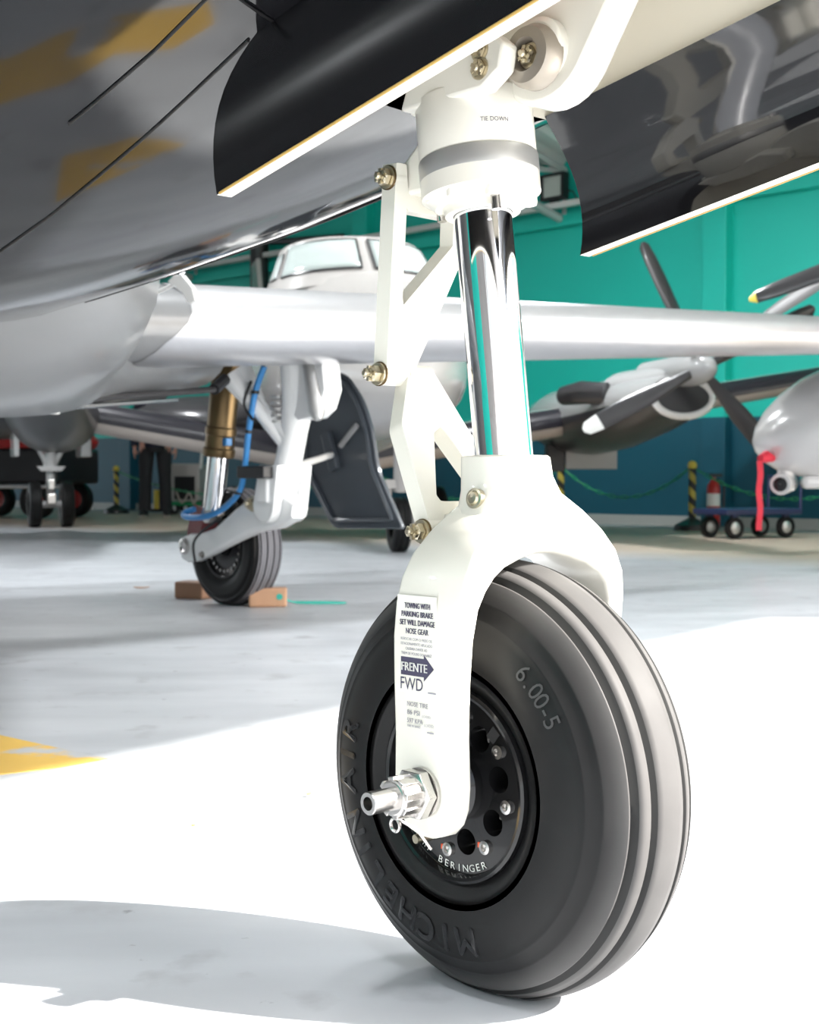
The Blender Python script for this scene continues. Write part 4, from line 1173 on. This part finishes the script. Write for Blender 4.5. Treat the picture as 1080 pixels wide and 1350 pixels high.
# local x runs aft (to the right of the picture)
mb = MB()
SN = [(-.045, .70, .01, .01), (-.03, .71, .06, .07), (.02, .725, .13, .145), (.10, .745, .21, .215), (.22, .775, .29, .275), (.40, .81, .36, .33), (.7, .87, .44, .41), (1.2, .98, .53, .55), (2, 1.1, .6, .7), (3.2, 1.2, .62, .78), (4.4, 1.25, .55, .7)]
mb.loft([ell(x, 0, z, a, b, 36) for x, z, a, b in SN])
mb.build('fuselage', 'pearl', sa, 60)
mb = MB(); mb.lathe([(.06, 0), (.062, .01), (.062, .16), (.05, .18)], V(.10, -.10, .455), (.35, .9, .1), 24, 0, True)
mb.tube([(.14, -.02, .56), (.14, -.02, .42)], .05, 16)
tl = mb.build('nose_turret', 'pearl', sa, 40)
MB().lathe([(.036, 0), (.04, .006), (.03, .008), (.002, .006)], V(.10, -.10, .455), (-.35, -.9, -.1), 24).build('camera_lens', 'rim', tl, 35)
mb = MB(); mb.box((.42, -.02, .47), .40, .16, .08); mb.build('belly_fairing', 'pearl', sa, 0, .03)
mb = MB(); mb.tube([(.9, 0, .6), (.95, 0, .3), (1.0, 0, .2)], .04, 12); sg_ = mb.build('nose_gear', 'ka_white', sa)
m = MB(); tyre(m, V(1.0, 0, .18), .18, .06, .08, (-.02, .02), .0005, 40); weld(m.build('tyre', ['rubber', 'rubber', 'groove'], sg_, 40))
# red covers
rb_ = tag(MB().tube([(1.95, 7.80, .60), (1.99, 7.84, .61), (2.04, 7.88, .60)], [.02, .035, .02], 12).build('probe_cover', 'red'), 'red fabric probe cover with a long ribbon under the silver nose', 'cover')
mb = MB(); P = [V(1.945 + .003 * math.sin(k), 7.79 + .006 * math.cos(k * 1.3), .585 - .035 * k) for k in range(12)]
mb.loft([[p + V(-.016, 0, 0), p + V(.016, 0, 0), p + V(.016, .003, 0), p + V(-.016, .003, 0)] for p in P]); mb.build('ribbon', 'red', rb_, 60)
# propellers of the silver aircraft, hubs outside the frame
def outside_prop(c, angs, L, ax, grey, tipm):
    m = MB(); m.lathe([(.2, -.5), (.2, 0), (.12, .25), (.02, .36)], c, ax, 24, 0, True); pr = m.build('propeller', 'ka_grey', sa, 50)
    axv = Vector(ax).normalized(); _, e1, e2 = basis(axv)
    for a in angs:
        d = V(math.cos(R(a)), 0, math.sin(R(a))); d = (d - axv * d.dot(axv)).normalized(); t = axv.cross(d); mm = MB(); secs = []
        for r, w, tw, th in ((.15, .08, 50, .05), (.4, .13, 40, .03), (.7, .15, 32, .018), (L * .85, .12, 24, .013), (L * .96, .09, 22, .01), (L, .03, 22, .006)):
            cd = t * math.cos(R(tw)) + axv * math.sin(R(tw)); nd = d.cross(cd)
            secs.append([Vector(c) + d * r + cd * w / 2 * math.cos(2 * PI * j / 10) + nd * th * math.sin(2 * PI * j / 10) for j in range(10)])
        mm.loft(secs)
        for idx, f in enumerate(mm.f):
            cc = sum((mm.v[i] for i in f), Vector()) / len(f)
            mm.mi[idx] = 1 if (cc - Vector(c)).dot(d) > L * .93 else 0
        mm.build('blade', [grey, tipm], pr, 50)
    return pr
outside_prop(V(1.12, .66, 2.0), (197.5, 77, 317), 1.2, (-.3, -1, 0), 'ka_dark', 'yellow')
outside_prop(V(1.306, 2.2, 2.34), (211, 91, 331), 1.3, (-.3, -1, 0), 'blade_grey', 'blade_grey')
for c in (V(1.12, .66, 2.0), V(1.306, 2.2, 2.34)):
    MB().lathe([(.2, 0), (.35, .5), (.36, 1.6), (.2, 2.6)], c + V(.1, .05, 0), (1, 0, 0), 24, 0, True).build('nacelle', 'pearl', sa, 50)
mb = MB(); mb.loft([[V(2.6 + q * 1.3 * math.cos(t), s, 2.0 + .1 * math.sin(t)) for q, t in [(1, 2 * PI * k / 20) for k in range(20)]] for s in (-3.4, 0, 2.5)]); mb.build('wing', 'pearl', sa, 50)

# ------------------------------------------------------------------ wheel chocks
def chock(name, label, c, L, w, h, m, rz):
    t = thing(name, label, 'chock', c, rz)
    MB().box((0, 0, h / 2), L, w, h).build('block', m, t, 0, .008)
    return t
c1 = chock('wheel_chock', 'pale wooden chock in front of the main wheel, with a teal cord', (-.545, 5.395, 0), .145, .09, .072, 'wood', R(4))
MB().tube(smooth_pts([(.05, 0, .035), (.11, .01, .012), (.24, .02, .008), (.30, .06, .006), (.24, .10, .006), (.10, .09, .008)]), .004, 6).build('cord', 'teal_cord', c1)
MB().lathe([(.012, 0), (.012, .003)], V(.045, -.045, .04), (0, -1, 0), 12, 0, True).build('cord_eyelet', 'teal_cord', c1)
chock('wheel_chock', 'brown wooden chock half hidden behind the main wheel', (-.885, 5.75, 0), .13, .10, .07, 'wood_dark', R(-20))

# ------------------------------------------------------------------ stanchions, chain
def stanchion(label, p):
    t = thing('stanchion', label, 'barrier post', p)
    MB().lathe([(.17, 0), (.16, .05), (.06, .10), (.03, .12)], (0, 0, 0), (0, 0, 1), 24, 0, True).build('base', 'black_plastic', t, 35)
    MB().cyl((0, 0, .10), (0, 0, .58), .034).build('post', 'hazard', t)
    MB().sphere((0, 0, .60), .045).build('cap', 'yellow', t)
    t['group'] = 'chain barrier posts'
    return t
posts = [((-3.95, 18.9), 'black and yellow barrier post standing left of the person'),
         ((-.45, 15.9), 'black and yellow barrier post behind the dark grey gear door'),
         ((1.50, 13.9), 'black and yellow barrier post just right of the white fork'),
         ((2.62, 13.0), 'black and yellow barrier post beside the fire extinguisher'),
         ((4.10, 11.7), 'black and yellow barrier post behind the silver nose')]
for (x, y), l in posts: stanchion(l, (x, y, 0))
def chain(a, b, sag, label):
    m = MB(); a = V(*a, .56); b = V(*b, .56); u_ = (b - a).normalized() * .05; a = a + u_; b = b - u_; n = max(8, int((b - a).length / .07)); d = (b - a) / n
    prev = None
    P = [a + d * i + V(0, 0, -sag * (1 - (2 * i / n - 1) ** 2)) for i in range(n + 1)]
    for i in range(n):
        p, q = P[i], P[i + 1]; c = (p + q) / 2; u = (q - p).normalized(); v = V(0, 0, 1) if i % 2 else u.cross(V(0, 0, 1)).normalized()
        L = (q - p).length * .62
        m.tube([c + u * L * math.cos(2 * PI * k / 10) + v * .014 * math.sin(2 * PI * k / 10) for k in range(11)], .0055, 5)
    return tag(m.build('barrier_chain', 'green', None, 60), label, 'chain', 'green barrier chains')
for i, l in enumerate(('green plastic chain sagging behind the person', 'green plastic chain sagging behind the nose gear links', 'green plastic chain between the fork and the extinguisher', 'green plastic chain from the extinguisher to the silver nose')):
    chain(posts[i][0], posts[i + 1][0], .26 if i > 1 else .3, l)

# ------------------------------------------------------------------ fire extinguisher and blue dolly
fe = thing('fire_extinguisher', 'red fire extinguisher standing beside the barrier post', 'extinguisher', (2.86, 13.2, 0))
MB().lathe([(.055, 0), (.062, .01), (.062, .36), (.05, .41), (.025, .44), (.022, .47)], (0, 0, .02), (0, 0, 1), 24, 0, True).build('cylinder', 'red_paint', fe, 40)
MB().lathe([(.0628, .20), (.0628, .32)], (0, 0, .02), (0, 0, 1), 24).build('paper_label', 'white_plastic', fe)
MB().box((.02, 0, .51), .12, .03, .03).build('valve_handle', 'black_plastic', fe, 0, .005)
MB().tube([(.03, -.03, .48), (.09, -.04, .40), (.085, -.04, .15)], .011, 8).build('discharge_hose', 'black_plastic', fe)
dl = thing('flat_dolly', 'navy blue flat dolly on four black casters', 'cart', (2.76, 11.45, 0), R(28))
MB().box((0, 0, .215), .80, .42, .05).build('deck', 'navy', dl, 0, .01)
MB().tube([(.39, -.19, .22), (.40, -.19, .50), (.40, .19, .50), (.39, .19, .22)], .014, 8).build('push_handle', 'navy', dl)
for x in (-.27, .27):
    for y in (-.15, .15):
        cs = MB().box((x, y, .165), .06, .04, .06).build('caster', 'navy', dl, 0, .006)
        mm = MB(); tyre(mm, V(x, y, .088), .088, .026, .05, (0,), .0005, 28); weld(mm.build('caster_tyre', ['rubber', 'rubber', 'groove'], cs, 40))
        MB().lathe([(.05, -.018), (.025, -.027), (.002, -.027)], V(x, y, .088), (0, 1, 0), 18).build('caster_hub', 'ring_grey', cs)

# ------------------------------------------------------------------ wall fittings
fl = thing('floodlight', 'black framed floodlight standing on the ledge of the teal wall', 'floodlight', wl(-1.52, .17, 3.43))
fl.rotation_euler = (0, 0, math.atan2(WU.y, WU.x))
MB().frame([(-.16, -.06, .03), (.16, -.06, .03), (.16, -.06, .31), (-.16, -.06, .31)], [(-.125, -.06, .06), (.125, -.06, .06), (.125, -.06, .28), (-.125, -.06, .28)], (0, .1, 0)).build('housing', 'black_plastic', fl, 0)
MB().box((0, -.03, .17), .26, .02, .23).build('lens', 'lamp_glass', fl, 0)
MB().box((0, .0, .012), .10, .06, .03).build('foot', 'black_plastic', fl, 0)
MB().tube([(.16, 0, .12), (.22, .03, .10), (.26, .05, .02)], .008, 6).build('power_cable', 'black_plastic', fl)
wlamp = thing('wall_light', 'small white emergency light on the dark lower wall', 'light', wl(.98, 0, .86))
wlamp.rotation_euler = (0, 0, math.atan2(WU.y, WU.x))
MB().box((0, -.05, .10), .13, .10, .16).build('housing', 'white_plastic', wlamp, 0, .012)
MB().box((0, -.055, -.01), .15, .11, .05).build('lens', 'lamp_glass', wlamp, 0, .01)
du = thing('ventilation_duct', 'black ventilation duct on the teal wall left of the cockpit', 'duct', wl(-6.45, .16, 1.6))
du.rotation_euler = (0, 0, math.atan2(WU.y, WU.x))
MB().cyl((0, 0, 0), (0, 0, 2.05), .125).build('vertical_pipe', 'ka_dark', du)
MB().tube([(0, 0, 2.0), (.6, 0, 1.93), (1.6, 0, 1.86)], .045, 10).build('side_pipe', 'ka_dark', du)
MB().lathe([(.15, 0), (.15, .04)], (0, 0, 1.0), (0, 0, 1), 24, 0, True).build('pipe_clamp', 'ka_dark', du)

# ------------------------------------------------------------------ person behind, seen from the waist down
pe = thing('person', 'person in a navy jacket, dark trousers and dark shoes standing by the far wall', 'person', (-3.17, 17.5, 0), R(8))
m = MB()
hip = .93
for sg in (-1, 1):            # local -y faces the camera
    m.tube([(sg * .10, 0, .95), (sg * .115, -.01, .72), (sg * .12, -.01, .50), (sg * .125, .0, .30), (sg * .13, .01, .08)], [.095, .085, .06, .055, .04], 14)
m.tube([(0, 0, .90), (0, 0, 1.05), (0, 0, 1.25), (0, .0, 1.42), (0, 0, 1.48), (0, -.01, 1.56)], [(.16, .11), (.15, .10), (.17, .115), (.16, .10), (.06, .06), (.05, .055)], 20)
m.sphere((0, -.02, 1.65), (.075, .095, .115), 18, 12)
m.sphere((0, -.115, 1.635), (.013, .018, .022), 8, 6)
for sg in (-1, 1):
    m.sphere((sg * .077, -.01, 1.645), (.012, .022, .032), 8, 6)
    m.tube([(sg * .18, 0, 1.40), (sg * .235, .01, 1.15), (sg * .25, -.03, .93), (sg * .25, -.05, .86)], [.05, .043, .032, .028], 12)
    m.sphere((sg * .25, -.055, .815), (.022, .04, .05), 10, 8)
    for k in range(4):
        m.tube([(sg * .25, -.085 + .02 * k, .785), (sg * (.248), -.09 + .02 * k, .745), (sg * .240, -.085 + .02 * k, .715 + .006 * abs(k - 1))], [.0095, .009, .007], 8)
    m.tube([(sg * .238, -.085, .83), (sg * .222, -.11, .80), (sg * .216, -.115, .775)], [.011, .010, .008], 8)
m.build('body', 'skin', pe, 60)
m = MB()
m.tube([(0, 0, .86), (0, 0, .92), (0, 0, 1.05), (0, 0, 1.25), (0, 0, 1.40), (0, 0, 1.47), (0, 0, 1.53)], [(.20, .145), (.20, .145), (.185, .13), (.20, .14), (.19, .12), (.11, .085), (.07, .07)], 24)
for sg in (-1, 1): m.tube([(sg * .12, 0, 1.40), (sg * .19, 0, 1.37), (sg * .22, 0, 1.30), (sg * .24, .01, 1.15), (sg * .252, -.03, .95), (sg * .252, -.045, .875)], [.06, .07, .066, .06, .05, .045], 14)
m.build('jacket', 'cloth_navy', pe, 60)
m = MB()
m.tube([(0, 0, .80), (0, 0, .88), (0, 0, .98)], [(.185, .125), (.19, .13), (.175, .12)], 22)
for sg in (-1, 1): m.tube([(sg * .095, 0, .86), (sg * .11, -.01, .72), (sg * .118, -.01, .50), (sg * .125, .0, .28), (sg * .13, .01, .07)], [.098, .095, .08, .075, .078], 16)
m.build('trousers', 'cloth_dark', pe, 60)
for sg in (-1, 1):
    m = MB(); m.tube([(sg * .13, .09, .045), (sg * .135, .03, .06), (sg * .145, -.06, .05), (sg * .155, -.15, .035), (sg * .158, -.18, .03)], [(.04, .04), (.045, .055), (.048, .045), (.045, .034), (.025, .022)], 14)
    sh = m.build('shoe', 'cloth_dark', pe, 60)
    m = MB(); m.prism([(sg * .13 - .042, .12, 0), (sg * .13 + .042, .12, 0), (sg * .145 + .05, -.06, 0), (sg * .155 + .045, -.16, 0), (sg * .157, -.205, 0), (sg * .155 - .045, -.16, 0), (sg * .14 - .05, -.06, 0)], (0, 0, .02)); m.build('sole', 'ka_tan', sh, 0)
m = MB(); m.sphere((0, 0, 1.685), (.084, .098, .095), 18, 10); m.build('hair', 'hair', pe, 60)

# ------------------------------------------------------------------ equipment cart behind the person
ec = thing('equipment_cart', 'cream and black equipment cart with hoses behind the person', 'cart', (-3.0, 18.6, 0), R(-20))
MB().box((.12, 0, .42), .42, .35, .5).build('cabinet', 'ka_white', ec, 0, .02)
MB().box((.12, -.178, .35), .3, .01, .3).build('vent_panel', 'black_plastic', ec, 0, .004)
for x in (-.05, .28):
    mm = MB(); tyre(mm, V(x, -.15, .08), .08, .025, .04, (0,), .0005, 24); weld(mm.build('wheel', ['rubber', 'rubber', 'groove'], ec, 40))
    mm = MB(); tyre(mm, V(x, .15, .08), .08, .025, .04, (0,), .0005, 24); weld(mm.build('wheel', ['rubber', 'rubber', 'groove'], ec, 40))
MB().box((.12, 0, .14), .5, .4, .05).build('chassis', 'green', ec, 0, .01)
MB().tube([(-.26, -.12, .08), (-.25, -.12, .60), (-.22, -.12, .66)], .028, 10).build('cylinder_tank', 'white_plastic', ec)
MB().tube([(-.33, -.12, .06), (-.33, -.12, .32)], .04, 12).build('spray_bottle', 'yellow', ec)
MB().box((-.26, -.1, .05), .26, .16, .04).build('bottle_shelf', 'black_plastic', ec, 0, .005)
MB().tube([(-.12, -.1, .07), (-.19, -.1, .10), (-.28, -.1, .06)], .012, 8).build('shelf_link', 'black_plastic', ec)
MB().tube([(.36, -.18, .6), (.40, -.2, .85), (.42, -.2, 1.12)], .022, 8).build('handle_pole', 'white_plastic', ec)
MB().tube(smooth_pts([(.0, -.19, .30), (.1, -.21, .15), (.2, -.2, .28), (.28, -.21, .14), (.34, -.19, .35)]), .014, 8).build('coiled_hose', 'ka_tan', ec)

# ------------------------------------------------------------------ red and black tow tractor at the left
tt = thing('tow_tractor', 'red and black tow tractor at the left behind the twin wheels', 'tractor', (-4.75, 17.0, 0), R(-18))
MB().box((0, 0, .62), 1.7, .95, .42).build('chassis', 'ka_dark', tt, 0, .04)
mb = MB(); mb.prism([(-.85, -.48, .83), (.80, -.48, .83), (.86, -.48, .92), (.70, -.48, 1.10), (.1, -.48, 1.14), (-.85, -.48, 1.0)], (0, .96, 0)); mb.build('bonnet', 'red_paint', tt, 0, .03)
MB().box((.15, -.52, .38), 1.85, .06, .05).build('bumper_rail', 'steel', tt, 0, .008)
for x in (-.55, .55):
    for y in (-.42, .42):
        mm = MB(); tyre(mm, V(x, y, .22), .22, .07, .11, (-.02, .02), .0005, 36); weld(mm.build('tyre', ['rubber', 'rubber', 'groove'], tt, 40))
        MB().lathe([(.11, -.05), (.05, -.03), (.002, -.03)], V(x, y, .22), (0, 1, 0), 20).build('wheel_hub', 'red_paint', tt)
MB().lathe([(.05, 0), (.055, .02), (.01, .025)], V(-.45, -.475, .72), (0, -1, 0), 16).build('headlamp', 'ring_grey', tt)
MB().lathe([(.07, 0), (.07, .05), (.03, .06), (.002, .06)], V(.72, -.475, .80), (0, -1, 0), 18, 0, True).build('filler_cap', 'red_paint', tt)

# ------------------------------------------------------------------ bits on the floor
def scrap(name, label, p, sz, m, rz, cat):
    mb = MB(); c = Vector(p)
    pts = [(sz * .5, 0), (sz * .2, sz * .2), (-sz * .3, sz * .22), (-sz * .5, 0), (-sz * .2, -sz * .18), (sz * .25, -sz * .2)]
    t = [V(x * math.cos(rz) - y * math.sin(rz), x * math.sin(rz) + y * math.cos(rz), .003 + .18 * abs(x)) for x, y in pts]
    mb.prism(t, (0, 0, .003))
    return tag(mb.build(name, m, None, 0, loc=c), label, cat)
scrap('dry_leaf', 'dry brown leaf on the grey floor left of the main wheel', ground(186, 777, 0), .07, 'leaf', .2, 'leaf')
scrap('floor_scrap', 'small pink scrap on the sunlit floor left of the nose tyre', ground(407, 1053, 0), .012, 'leaf', 1.1, 'debris')
scrap('floor_scrap', 'tiny reddish crumb on the sunlit floor nearer the shadow', ground(253, 1095, 0), .006, 'leaf', .5, 'debris')
ch = thing('wheel_wedge', 'small white wedge on the floor beside the twin wheels', 'chock', ground(106, 672, 0), R(15))
mb = MB(); mb.prism([(-.2, -.06, 0), (.2, -.06, 0), (.16, -.06, .13), (.1, -.06, .12), (-.12, -.06, .03)], (0, .12, 0)); mb.build('block', 'white_plastic', ch, 0, .006)
